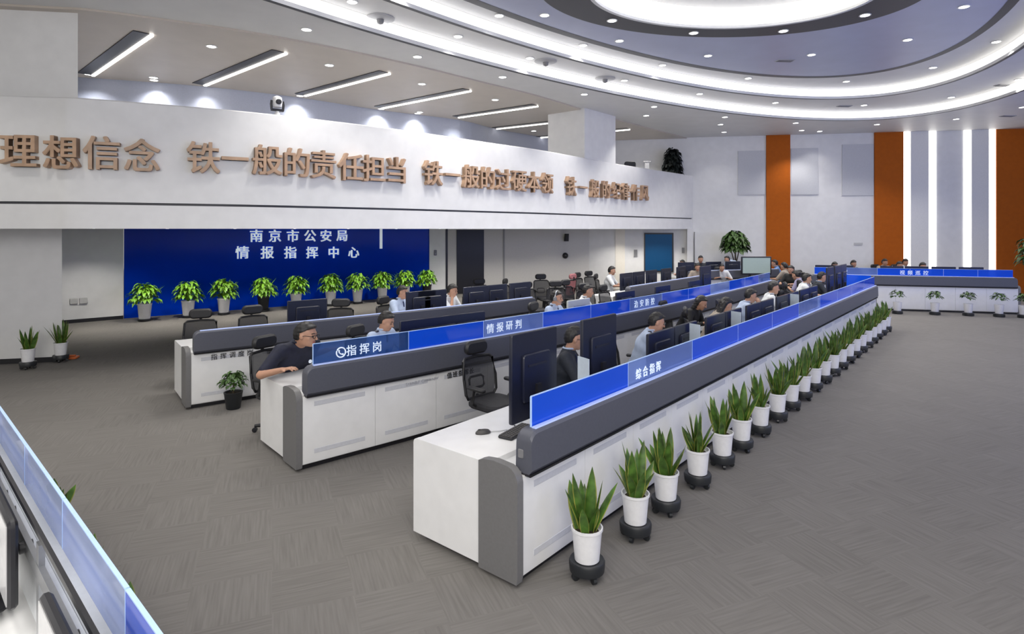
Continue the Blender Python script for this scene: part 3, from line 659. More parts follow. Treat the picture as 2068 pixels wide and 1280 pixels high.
# ------------------------------------------------------------------ chairs
def make_chair(label, loc, rot, group=None):
    """faces local +Y"""
    t = thing('office_chair', label, 'chair', loc, rot, group)
    obj('seat', MB().rbox((0, .03, .455), (.50, .48, .075), .12, n=4), chair_cush, t, smooth=35)
    Mt = Matrix.Rotation(R(9), 3, 'X')
    def bp(x, z, o=0): z = .49+(z-.5)*.88; return Vector((x, -.235-(z-.5)*.16+.05*abs(x/.24)**2+o, z))
    out = [bp(-.20, .50), bp(-.235, .56), bp(-.245, .75), bp(-.225, .97), bp(-.19, 1.0), bp(0, 1.005), bp(.19, 1.0), bp(.225, .97), bp(.245, .75), bp(.235, .56), bp(.20, .50), bp(0, .495)]
    obj('back_frame', MB().tube(out, .017, 7, closed=True).tube([bp(0, .5, -.02), (0, -.30, .43), (0, -.12, .40)], .028), chair_b, t, smooth=True)
    mb = MB(); nx, nz = 8, 7
    for j in range(nz+1):
        for i in range(nx+1):
            z = .50+.5*j/nz; w_ = .20+.035*math.sin(math.pi*min(1, max(0, (z-.48)/.54))); mb.v.append(tuple(bp(-w_+2*w_*i/nx, z, -.004)))
    mb.f = [(j*(nx+1)+i, j*(nx+1)+i+1, (j+1)*(nx+1)+i+1, (j+1)*(nx+1)+i) for j in range(nz) for i in range(nx)]; mb.m = [0]*len(mb.f)
    obj('backrest', mb, chair_mesh, t, smooth=True, fix=False)
    obj('lumbar_pad', MB().tube([bp(-.11, .62, -.03), bp(-.11, .72, -.03), bp(-.08, .745, -.03), bp(.08, .745, -.03), bp(.11, .72, -.03), bp(.11, .62, -.03), bp(.08, .6, -.03), bp(-.08, .6, -.03)], .014, 6, closed=True), chair_b, t, smooth=True)
    hr = obj('headrest', MB().rbox((0, -.29, 1.04), (.34, .075, .155), .07, axis=1, n=4), chair_b, t, smooth=35)
    obj('headrest_arm', MB().tube([bp(0, .99, -.02), (0, -.335, .97), (0, -.325, 1.03)], .02), chair_b, hr, smooth=True)
    for s in (-1, 1):
        a = obj('armrest', MB().rbox((s*.29, .03, .665), (.075, .27, .035), .03), chair_b, t, smooth=35)
        obj('armrest_post', MB().tube([(s*.29, .0, .655), (s*.295, -.02, .5), (s*.2, -.02, .43)], .018), chair_b, a, smooth=True)
    obj('gas_column', MB().lathe([(.03, .08), (.03, .28), (.045, .28), (.045, .40), (.12, .415)], 14), black_m, t, smooth=True)
    pass
    mb = MB()
    for i in range(5): a = 2*math.pi*i/5+.3; mb.tube([(0, 0, .10), (.30*math.cos(a), .30*math.sin(a), .075)], [.032, .018], 6)
    b = obj('star_base', mb, black_m, t, smooth=True)
    for i in range(5):
        a = 2*math.pi*i/5+.3; obj('caster', MB().lathe([(.012, -.022), (.028, -.02), (.028, .02), (.012, .022)], 10), black_m, b, loc=(.30*math.cos(a), .30*math.sin(a), .03), rot=a).rotation_euler = (R(90), 0, a)
    return t
ch0 = make_chair('black mesh office chair with headrest, empty, tucked in at the plant-lined console', ROW1.pt(1.92, 1.93), ROW1.yaw(1)+R(180-4), 'empty chairs')
def chair_at(head, rot, label, group): return dup(ch0, (head.x, head.y, 0), rot, label, group)
def empty_chairs():
    L = [(405, 625, 'row3', 170), (522, 625, 'row3', 185), (683, 628, 'row3', 150)]
    names = ['first behind the short console', 'second behind the short console', 'third behind the short console beside a monitor']
    for (px, py, w, a), nm in zip(L, names):
        path = ROW3 if w == 'row3' else ROW2; p = path.pt(path.uv_px(px, 1.5), 1.5)
        dup(ch0, (p.x, p.y, 0), path.yaw(1)+R(a), 'empty black mesh office chair, '+nm, 'empty chairs')
    L = [(978, 570), (1042, 569), (1100, 560), (1184, 556), (1203, 553), (1128, 575), (962, 598), (1014, 594), (1160, 572), (1078, 577), (1192, 580), (1240, 583)]
    for i, (px, py) in enumerate(L):
        p = un(px, py, 1.04) if py < 588 else ROW3.pt(ROW3.uv_px(px, 1.55), 1.55)
        dup(ch0, (p.x, p.y, 0), ROW3.yaw(3)+R((170, 215, 160, 195, 180, 150, 165, 200, 185, 175, 160, 190)[i]), 'empty black office chair in the group under the balcony, %s of twelve' % nth(i+1), 'empty chairs under the balcony')
    p = un(1140, 557, 1.04); c = dup(ch0, (p.x, p.y, 0), ROW3.yaw(3)+R(10), 'office chair with a pink back standing turned away under the balcony', 'pink chair'); del c['group']
    for ch in c.children:
        if ch.name.startswith(('headrest', 'backrest')): ch.data = ch.data.copy(); ch.data.materials[0] = mat('pink_fabric', (.42, .16, .17), .8); ch['label'] = 'pink fabric'
empty_chairs()

# ------------------------------------------------------------------ desk things
t = thing('computer_mouse', 'dark mouse lying on the bare end of the plant-lined console', 'mouse', ROW1.pt(.42, .70, TOP), ROW1.yaw(0)+R(60))
obj('shell', MB().lathe([(.055, 0), (.055, .012), (.04, .028), (.012, .034)], 16), mat('dark_grey_plastic', (.05, .047, .045), .4), t, smooth=True).scale = (.65, 1.15, 1)
obj('scroll_wheel', MB().box((0, .03, .03), (.008, .02, .012)), black_m, t)
t = thing('keyboard', 'black keyboard beside the mouse under the tall monitor', 'keyboard', ROW1.pt(.60, .50, TOP), ROW1.yaw(0)+R(8))
obj('keyboard_body', MB().rbox((0, 0, .010), (.36, .13, .02), .012), black_m, t, smooth=30)
mb = MB()
for j in range(5):
    for i in range(14): mb.box((-.162+.025*i, -.048+.024*j, .0225), (.02, .019, .006))
obj('keycap', mb, mat('dark_grey_plastic', (.05, .047, .045), .4), t)
obj('cable_end', MB().tube([(.1, .07, .012), (.14, .12, .008), (.2, .14, .006)], .004, 6), black_m, t)
tag(obj('mouse_cable', MB().tube([tuple(ROW1.pt(.47, .68, TOP+.006)), tuple(ROW1.pt(.53, .63, TOP+.004)), tuple(ROW1.pt(.60, .60, TOP+.004))], .004, 6, k=0), mat('pale_cable', (.5, .5, .5), .5)), 'pale mouse cable running towards the keyboard', 'cable')
def papers(path, px, v, lab, n=6, rot=10, name='paper_tray', col=None):
    u = path.uv_px(px, v); t = thing(name, lab, 'paper tray', path.pt(u, v, TOP), path.yaw(u)+R(rot))
    obj('tray', MB().box((0, 0, .012), (.34, .25, .012)).box((-.165, 0, .04), (.012, .25, .07)).box((.165, 0, .04), (.012, .25, .07)), white, t)
    obj('paper_sheet', MB().box((0, 0, .025), (.29, .21, .014)), pot_w, t)
papers(ROW3, 1040, .7, 'white paper tray on the short console near its far end')
papers(ROW2, 1250, .6, 'white paper tray beside the monitors on the middle console')
def cups(path, L, v, where):
    for i, px in enumerate(L):
        u = path.uv_px(px, v); t = thing('white_bottle', 'white drinking bottle on the %s, %s along' % (where, nth(i+1)), 'bottle', path.pt(u, v, TOP), 0, 'white bottles')
        obj('bottle_body', MB().lathe([(.036, 0), (.038, .01), (.038, .17), (.02, .20), (.018, .215)], 14), pot_w, t, smooth=True)
        obj('cap', MB().lathe([(.022, .21), (.022, .24)], 12), black_m, t, smooth=True)
cups(ROW1, (1405, 1497, 1604), .30, 'plant-lined console'); cups(ROW2, (915, 1385), .30, 'middle console with blue glass'); cups(ROW3B, (1308, 1316, 1325, 1337), .62, 'console behind the aisle gap')
u = ROW2.uv_px(1172, .36)
t = thing('whiteboard_monitor', 'light grey monitor seen from behind on the middle console beside the man with blue tie', 'monitor', ROW2.pt(u, .40, TOP), ROW2.yaw(u))
obj('shell', MB().rbox((0, 0, .30), (.58, .04, .42), .02, axis=1), mat('light_grey_shell', (.48, .5, .48), .45), t, smooth=30); obj('stand', MB().box((0, -.04, .12), (.07, .03, .24)), mat('light_grey_shell', (.48, .5, .48), .45), t); obj('base', MB().rbox((0, 0, .006), (.25, .18, .012), .04), mat('light_grey_shell', (.48, .5, .48), .45), t)
obj('port_cover', MB().box((0, -.022, .40), (.3, .01, .02)), chrome_m, t)
# slim acrylic signs that stand between the monitors
for i, px in enumerate((1176, 1403, 1486, 1604)):
    u = ROW1.uv_px(px, .3); t = thing('desk_sign', 'upright pale blue acrylic sign between monitors on the plant-lined console, %s along' % nth(i+1), 'sign', ROW1.pt(u, .30, TOP), ROW1.yaw(u)+R(70), 'acrylic desk signs')
    obj('sheet', MB().box((0, 0, .27), (.16, .006, .50)), mat('acrylic', (.55, .63, .72), .2), t); obj('base', MB().box((0, 0, .01), (.2, .09, .02)), pot_w, t)

# television behind the rear corner console
p = un(1527, 533, 1.25)
t = thing('floor_screen', 'pale screen in a black frame on a stand beside the big leafy plant', 'screen', (p.x, p.y, 0), R(0))
obj('screen_frame', MB().rbox((0, 0, 1.20), (1.0, .06, .60), .03, axis=1), black_m, t, smooth=30); obj('screen', MB().box((0, -.032, 1.20), (.91, .006, .51)), mat('pale_screen', (.30, .37, .35), .4, emit=.15, ecol=(.5, .65, .6)), t)
obj('stand', MB().box((-.2, .02, .5), (.06, .05, 1.0)).box((.2, .02, .5), (.06, .05, 1.0)), black_m, t); obj('base', MB().box((0, 0, .03), (.9, .5, .06)), black_m, t)

# ------------------------------------------------------------------ plants
def leaf_blade(mb, base, ang, lean, h, w, bend, k0=0, k1=1, n=6):
    """stiff upright leaf with a pale margin"""
    d = Vector((math.cos(ang), math.sin(ang), 0)); s = Vector((-math.sin(ang+bend), math.cos(ang+bend), 0)); rows = []
    for i in range(n+1):
        t = i/n; c = Vector(base)+d*(lean*t+lean*.4*t*t)*h+Vector((0, 0, h*t*(1-.08*lean*t)))
        ww = w*(.55+.9*t-1.45*t**2.6 if t < .97 else .0)+.001; nrm = d.cross(Vector((0, 0, 1))) if False else d
        rows.append([c-s*ww+d*.25*ww, c-s*ww*.88+d*.16*ww, c-d*.06*ww, c+s*ww*.88+d*.16*ww, c+s*ww+d*.25*ww])
    b = len(mb.v)
    for r in rows: mb.v += [tuple(q) for q in r]
    for i in range(n):
        for j in range(4):
            mb.f.append((b+i*5+j, b+i*5+j+1, b+i*5+5+j+1, b+i*5+5+j)); mb.m.append(k1 if j in (0, 3) else k0)
def snake_leaves(seed, n=12, h=.42):
    rd = random.Random(seed); mb = MB()
    for i in range(n):
        a = 2*math.pi*i/n*1.7+rd.uniform(-.3, .3); r = rd.uniform(.0, .05); o = i < n*.55
        leaf_blade(mb, (r*math.cos(a), r*math.sin(a), .30), a, rd.uniform(.05, .2) if not o else rd.uniform(.22, .46), h*(rd.uniform(.8, 1.08) if not o else rd.uniform(.5, .85)), rd.uniform(.040, .056), rd.uniform(-.8, .8))
    return mb
pot_prof = [(.072, .12), (.085, .13), (.103, .33), (.110, .335), (.110, .352), (.10, .352), (.095, .32)]
def snake_plant(seed, label, loc, rot, group, h=.42):
    t = thing('snake_plant', label, 'plant', loc, rot, group)
    obj('pot', MB().lathe(pot_prof, 24), pot_w, t, smooth=40); obj('soil', MB().lathe([(.097, .318), (.05, .325)], 16), soil_m, t)
    c = obj('pot_caddy', MB().lathe([(.10, .05), (.12, .055), (.125, .115), (.118, .13), (.09, .125)], 20), pot_b, t, smooth=30)
    for i in range(4):
        a = math.pi*i/2+.4; obj('caster', MB().lathe([(.012, -.014), (.027, -.012), (.027, .012), (.012, .014)], 10), pot_b, c, loc=(.09*math.cos(a), .09*math.sin(a), .028)).rotation_euler = (R(90), 0, a)
    obj('foliage', snake_leaves(seed, h=h), [leaf_dark, leaf_edge], t, smooth=60, fix=False)
    return t
us = [.415, 1.106, 1.64, 2.31, 2.93, 3.49, 4.12, 4.79, 5.39]+[6.0+.608*i for i in range(13)]
protos = []
for i, u in enumerate(us):
    lab = 'snake plant in a white pot on a black caddy, %s along the plant-lined console' % nth(i+1); p = ROW1.pt(u, -.28)
    if i < 5: protos.append(snake_plant(20+i, lab, p, R(37*i), 'snake plants along the console'))
    else: dup(protos[(i*3) % 5], p, R(71*i), lab)
for px, py, lab in ((66, 742, 'snake plant in a white pot against the pale pillar'), (131, 728, 'snake plant half hidden behind the pale pillar edge')):
    p = un(px, py, 0); s = snake_plant(40+px, lab, p+Vector((0, -.1, 0)), 0, None, .42 if px < 100 else .5)
p = un(139, 723, 0)
t = thing('orange_floor_cone', 'small flat orange object on the carpet behind the pillar plant', 'floor marker', p+Vector((.05, -.05, 0)), .3)
obj('base', MB().rbox((0, 0, .02), (.28, .20, .04), .04), mat('bright_orange', (.55, .13, .03), .5), t); obj('top_ridge', MB().rbox((0, 0, .055), (.2, .06, .03), .02), mat('bright_orange', (.55, .13, .03), .5), t)
def bushy(mb, n, cx, cz, rx, rz, size, rd, droop=.5, k=0):
    """leaves spreading from a centre: each a bent, folded blade"""
    for i in range(n):
        a = rd.uniform(0, 2*math.pi); el = rd.uniform(-.25, 1.35); r = rd.uniform(.55, 1.0)
        tip = Vector((cx+rx*r*math.cos(a)*math.cos(el), rx*r*math.sin(a)*math.cos(el), cz+rz*r*math.sin(el)))
        d = Vector((math.cos(a), math.sin(a), 0)); L = size*rd.uniform(.7, 1.3); w = L*rd.uniform(.2, .3); s = Vector((-d.y, d.x, 0))*w
        st = tip-d*L*.45+Vector((0, 0, L*.1)); m1 = tip+Vector((0, 0, L*.12)); m2 = tip+d*L*.35+Vector((0, 0, -L*.1*droop)); en = tip+d*L*.55+Vector((0, 0, -L*.5*droop)); u_ = Vector((0, 0, w*.35))
        mb.add([st, m1+s+u_, m1, m1-s+u_, m2+s*.8+u_, m2, m2-s*.8+u_, en], [(0, 1, 2), (0, 2, 3), (1, 4, 5, 2), (2, 5, 6, 3), (4, 7, 5), (5, 7, 6)], k)
def bright_plant(seed, label, loc, rot, dark=False, group='bright plants before the blue wall'):
    t = thing('bright_green_plant', label, 'plant', loc, rot, group); rd = random.Random(seed)
    obj('pot', MB().lathe([(.125, .06), (.13, .07), (.165, .42), (.175, .43), (.175, .46), (.16, .46), (.155, .42)], 24), pot_b if dark else pot_w, t, smooth=40)
    obj('soil', MB().lathe([(.156, .43), (.08, .44)], 16), soil_m, t); obj('pot_tray', MB().lathe([(.15, 0), (.16, .01), (.16, .055), (.10, .06)], 20), pot_b, t, smooth=40)
    mb = MB(); bushy(mb, 190, 0, .56, .36, .44, .17, rd, .8)
    for i in range(14):
        a = rd.uniform(0, 6.28); leaf_blade(mb, (0, 0, .44), a, rd.uniform(.2, .75), rd.uniform(.35, .55), .035, 0, 0, 0)
    obj('foliage', mb, [leaf_bright], t, smooth=60, fix=False); return t
pl = [292, 380, 452, 532, 598, 668, 722, 772, 818, 862]; bp_ = []
for i, px in enumerate(pl):
    p = on_line(px, (-9.65, 15.55), (-5.02, 19.25)); lab = 'bright green plant in a %s pot, %s along the blue wall' % ('black' if i in (3, 9) else 'white', nth(i+1))
    if i < 4: bp_.append(bright_plant(60+i, lab, p, i, i == 3))
    else: dup(bp_[3] if i == 9 else bp_[i % 3], p, i*1.3, lab)
for i, px in enumerate((95, 166, 234)): snake_plant(80+i, 'snake plant whose tip shows over the glass of the separate console, %s along' % nth(i+1), NEAR.pt(NEAR.uv_px(px, -.28), -.30), i, 'snake plants before the separate console', .25)
# small bush in a black pot before the short console
t = thing('potted_bush', 'small dark green bush in a black pot before the short console', 'plant', un(464, 829, 0)+Vector((0, .1, 0)))
obj('pot', MB().lathe([(.085, .0), (.09, .01), (.115, .2), (.12, .21), (.12, .225), (.105, .225), (.10, .2)], 20), pot_b, t, smooth=40); obj('soil', MB().lathe([(.102, .20), (.05, .205)], 14), soil_m, t)
mb = MB(); bushy(mb, 150, 0, .33, .17, .17, .085, random.Random(5), .7); obj('foliage', mb, leaf_bush, t, smooth=60, fix=False)
obj('stem', MB().tube([(0, 0, .2), (.01, 0, .36)], .012), mat('bark', (.08, .06, .03), .8), t)
# big plants
def big_plant(label, loc, h0, rx, rz, n, size, m, pot, seed, potm, ph=.5):
    t = thing('potted_tree', label, 'plant', loc); rd = random.Random(seed)
    obj('pot', MB().lathe([(pot*.75, 0), (pot*.8, .02), (pot, ph), (pot*1.06, ph+.02), (pot*1.06, ph+.06), (pot*.9, ph+.06), (pot*.88, ph)], 22), potm, t, smooth=40); obj('soil', MB().lathe([(pot*.9, ph), (pot*.4, ph+.01)], 14), soil_m, t)
    obj('stem', MB().tube([(0, 0, ph*.9), (.03, .02, h0*.7), (0, 0, h0+rz*.3)], [.045, .035, .02]).tube([(.02, .01, h0*.6), (-.15, .05, h0)], .02).tube([(.02, .01, h0*.6), (.18, -.05, h0+.1)], .02), mat('bark', (.08, .06, .03), .8), t, smooth=True)
    mb = MB(); bushy(mb, n, 0, h0, rx, rz, size, rd, .8); obj('foliage', mb, m, t, smooth=60, fix=False); return t
big_plant('big leafy dark green plant against the far white wall beside the first orange panel', Vector((8.35, 22.25, 0)), 1.7, .48, .62, 420, .26, leaf_bush, .26, 11, pot_w)
big_plant('dark leafy tree standing on the balcony above the parapet end', Vector((6.2, 22.97, 3.2)), 1.4, .34, .95, 420, .26, leaf_black, .19, 12, pot_b)
big_plant('leafy plant in a red-brown pot past the end of the cross console', Vector((15.25, 17.05, 0)), 1.55, .60, .8, 300, .26, leaf_bush, .24, 13, mat('terracotta', (.36, .09, .035), .5), .72)
for i, (px, py) in enumerate(((1803, 630), (1877, 632), (1943, 634), (2004, 636), (2052, 638))):
    p = un(px, py, 0); t = thing('small_potted_plant', 'small dark plant in a white pot before the cross console, %s along' % nth(i+1), 'plant', p+Vector((-.08, -.33, 0)), i, 'small plants before the cross console')
    obj('pot', MB().lathe([(.085, .09), (.09, .1), (.11, .32), (.115, .34), (.10, .34)], 18), pot_w, t, smooth=40); obj('pot_caddy', MB().lathe([(.13, 0), (.135, .02), (.13, .085), (.08, .09)], 16), pot_b, t, smooth=40)
    mb = MB(); bushy(mb, 70, 0, .50, .18, .17, .10, random.Random(90+i), .6); obj('foliage', mb, leaf_bush, t, smooth=60, fix=False)
# things glimpsed on the balcony
p, v, dd = balcony_at(1262)
t = thing('balcony_chair', 'black chair back showing above the parapet past the second pillar', 'chair', Vector((4.35, 21.9, 3.2)), R(180))
obj('backrest', MB().rbox((0, 0, 1.45), (.42, .07, .5), .08, axis=1), chair_b, t, smooth=35); obj('seat', MB().rbox((0, -.25, .7), (.45, .45, .08), .08), chair_b, t, smooth=35); obj('post', MB().tube([(0, 0, .7), (0, .03, 1.3)], .03), black_m, t); obj('pedestal', MB().lathe([(.22, 0), (.2, .03), (.03, .06), (.03, .66)], 14), black_m, t, smooth=True)
t = thing('gallery_post', 'slim grey floor-standing sign on the balcony beside the dark tree', 'sign', Vector((5.2, 22.9, 3.2)), R(0))
obj('board', MB().box((0, 0, 1.45), (.16, .05, .7)), mat('plate_grey', (.5, .5, .5), .5), t); obj('top_cap', MB().box((0, 0, 1.81), (.26, .08, .03)), MATS['plate_grey'], t); obj('pole', MB().box((0, 0, .55), (.05, .04, 1.1)), black_m, t); obj('base', MB().lathe([(.16, 0), (.15, .03)], 14), black_m, t)

# ================================================================== PEOPLE
class Field:
    """smooth union of limbs and masses on a grid, turned into one skin"""
    def __init__(s, lo, hi, h):
        s.h = h; s.o = np.array(lo, np.float32); s.n = np.ceil((np.array(hi)-np.array(lo))/h).astype(int)+1
        s.F = np.full(s.n, .3, np.float32); s.ax = [s.o[i]+h*np.arange(s.n[i], dtype=np.float32) for i in range(3)]
    def _block(s, lo, hi):
        a = np.clip(np.floor((np.array(lo)-s.o)/s.h).astype(int), 0, s.n-1); b = np.clip(np.ceil((np.array(hi)-s.o)/s.h).astype(int)+1, 1, s.n)
        sl = tuple(slice(i, max(j, i+1)) for i, j in zip(a, b))
        return sl, s.ax[0][sl[0]][:, None, None], s.ax[1][sl[1]][None, :, None], s.ax[2][sl[2]][None, None, :]
    def _mix(s, sl, d, k):
        f = s.F[sl]
        if k <= 0: s.F[sl] = np.minimum(f, d); return
        t = np.clip(.5+.5*(f-d)/k, 0, 1); s.F[sl] = f*(1-t)+d*t-k*t*(1-t)
    def cone(s, a, b, ra, rb, k=.02):
        a = np.array(a, float); b = np.array(b, float); m = max(ra, rb)+k+2*s.h
        sl, X, Y, Z = s._block(np.minimum(a, b)-m, np.maximum(a, b)+m); d = b-a; L = max(float(d@d), 1e-9)
        t = np.clip(((X-a[0])*d[0]+(Y-a[1])*d[1]+(Z-a[2])*d[2])/L, 0, 1)
        s._mix(sl, np.sqrt((X-a[0]-t*d[0])**2+(Y-a[1]-t*d[1])**2+(Z-a[2]-t*d[2])**2)-(ra+(rb-ra)*t), k)
    def ell(s, c, r, M=None, k=.02, cut=None):
        c = np.array(c, float); r = np.array(r, float); m = r.max()+k+2*s.h; sl, X, Y, Z = s._block(c-m, c+m)
        P = [X-c[0], Y-c[1], Z-c[2]]
        if M is not None: P = [M[0][i]*P[0]+M[1][i]*P[1]+M[2][i]*P[2] for i in range(3)]
        k0 = np.sqrt((P[0]/r[0])**2+(P[1]/r[1])**2+(P[2]/r[2])**2); k1 = np.sqrt((P[0]/r[0]**2)**2+(P[1]/r[1]**2)**2+(P[2]/r[2]**2)**2)+1e-6
        d = k0*(k0-1)/k1
        for q, n in (cut or []): d = np.maximum(d, (P[0]-q[0])*n[0]+(P[1]-q[1])*n[1]+(P[2]-q[2])*n[2])
        s._mix(sl, d, k)
    def skin(s):
        F = s.F; I = F < 0; C = np.zeros(tuple(s.n-1), np.int8)
        cs = [(i, j, k) for i in (0, 1) for j in (0, 1) for k in (0, 1)]; n0, n1, n2 = s.n-1
        for i, j, k in cs: C += I[i:i+n0, j:j+n1, k:k+n2]
        ijk = np.argwhere((C > 0) & (C < 8)); idx = -np.ones(tuple(s.n-1), np.int32); idx[tuple(ijk.T)] = np.arange(len(ijk))
        acc = np.zeros((len(ijk), 3)); cnt = np.zeros(len(ijk))
        for a in cs:
            for ax in range(3):
                if a[ax]: continue
                b = list(a); b[ax] = 1; A = ijk+np.array(a); B = ijk+np.array(b); fa, fb = F[tuple(A.T)], F[tuple(B.T)]; m = (fa < 0) != (fb < 0)
                t = np.where(m, fa/np.where(m, fa-fb, 1), 0); p = np.repeat(np.array(a, float)[None], len(ijk), 0); p[:, ax] += t
                acc[m] += p[m]; cnt[m] += 1
        V = (ijk+acc/cnt[:, None])*s.h+s.o; Q = []
        for ax in range(3):
            sa = [slice(None)]*3; sb = [slice(None)]*3; sa[ax] = slice(0, -1); sb[ax] = slice(1, None); a, b = I[tuple(sa)], I[tuple(sb)]
            u, w = (ax+1) % 3, (ax+2) % 3
            for want in (0, 1):
                e = np.argwhere((a & ~b) if want else (~a & b)); e = e[(e[:, u] > 0) & (e[:, w] > 0) & (e[:, u] < s.n[u]-1) & (e[:, w] < s.n[w]-1)]
                q = []
                for du, dw in ((0, 0), (-1, 0), (-1, -1), (0, -1)): c = e.copy(); c[:, u] += du; c[:, w] += dw; q.append(idx[tuple(c.T)])
                q = np.stack(q, 1); Q.append(q if want else q[:, ::-1])
        return V.astype(np.float32), np.concatenate(Q).astype(np.int32)
def skin_obj(name, fld, mats, parent, paint=None):
    V, Q = fld.skin(); me = bpy.data.meshes.new(name); n = len(Q); me.vertices.add(len(V)); me.vertices.foreach_set('co', V.ravel())
    me.loops.add(n*4); me.loops.foreach_set('vertex_index', Q.ravel()); me.polygons.add(n)
    me.polygons.foreach_set('loop_start', np.arange(0, n*4, 4, dtype=np.int32)); me.polygons.foreach_set('loop_total', np.full(n, 4, np.int32))
    for m in (mats if isinstance(mats, list) else [mats]): me.materials.append(m)
    if paint is not None: me.polygons.foreach_set('material_index', paint(V[Q].mean(1)).astype(np.int32))
    me.polygons.foreach_set('use_smooth', np.ones(n, bool)); me.update(calc_edges=True); me.validate()
    o = bpy.data.objects.new(name, me); COL.objects.link(o); o.parent = parent; return o
skin_m = mat('skin', (.46, .255, .17), .5, var=.05); lip_m = mat('lip', (.36, .13, .10), .45)
hair_m = mat('black_hair', (.010, .009, .009), .5, var=.3, scale=60)
eye_m = mat('dark_eye', (.02, .015, .012), .2)
SH = {'lblue': mat('light_blue_shirt', (.42, .50, .66), .7, var=.06, scale=20), 'white': mat('white_shirt', (.66, .68, .70), .7, var=.05, scale=20), 'navy': mat('navy_polo', (.008, .010, .028), .75, var=.2),
      'dark': mat('dark_jacket', (.012, .016, .026), .7, var=.2), 'lav': mat('lavender_shirt', (.24, .22, .34), .7, var=.06), 'blue': mat('blue_shirt', (.12, .22, .45), .7, var=.06), 'black': mat('black_top', (.008, .008, .009), .7, var=.2), 'beige': mat('beige_top', (.34, .29, .24), .7, var=.06)}
trous_m = mat('dark_trousers', (.012, .014, .024), .7, var=.15); shoe_m = mat('black_shoe', (.01, .01, .01), .35); tie_m = mat('navy_tie', (.012, .022, .09), .5)
sign_m = {'epaulet': mat('epaulette', (.02, .025, .05), .6)}
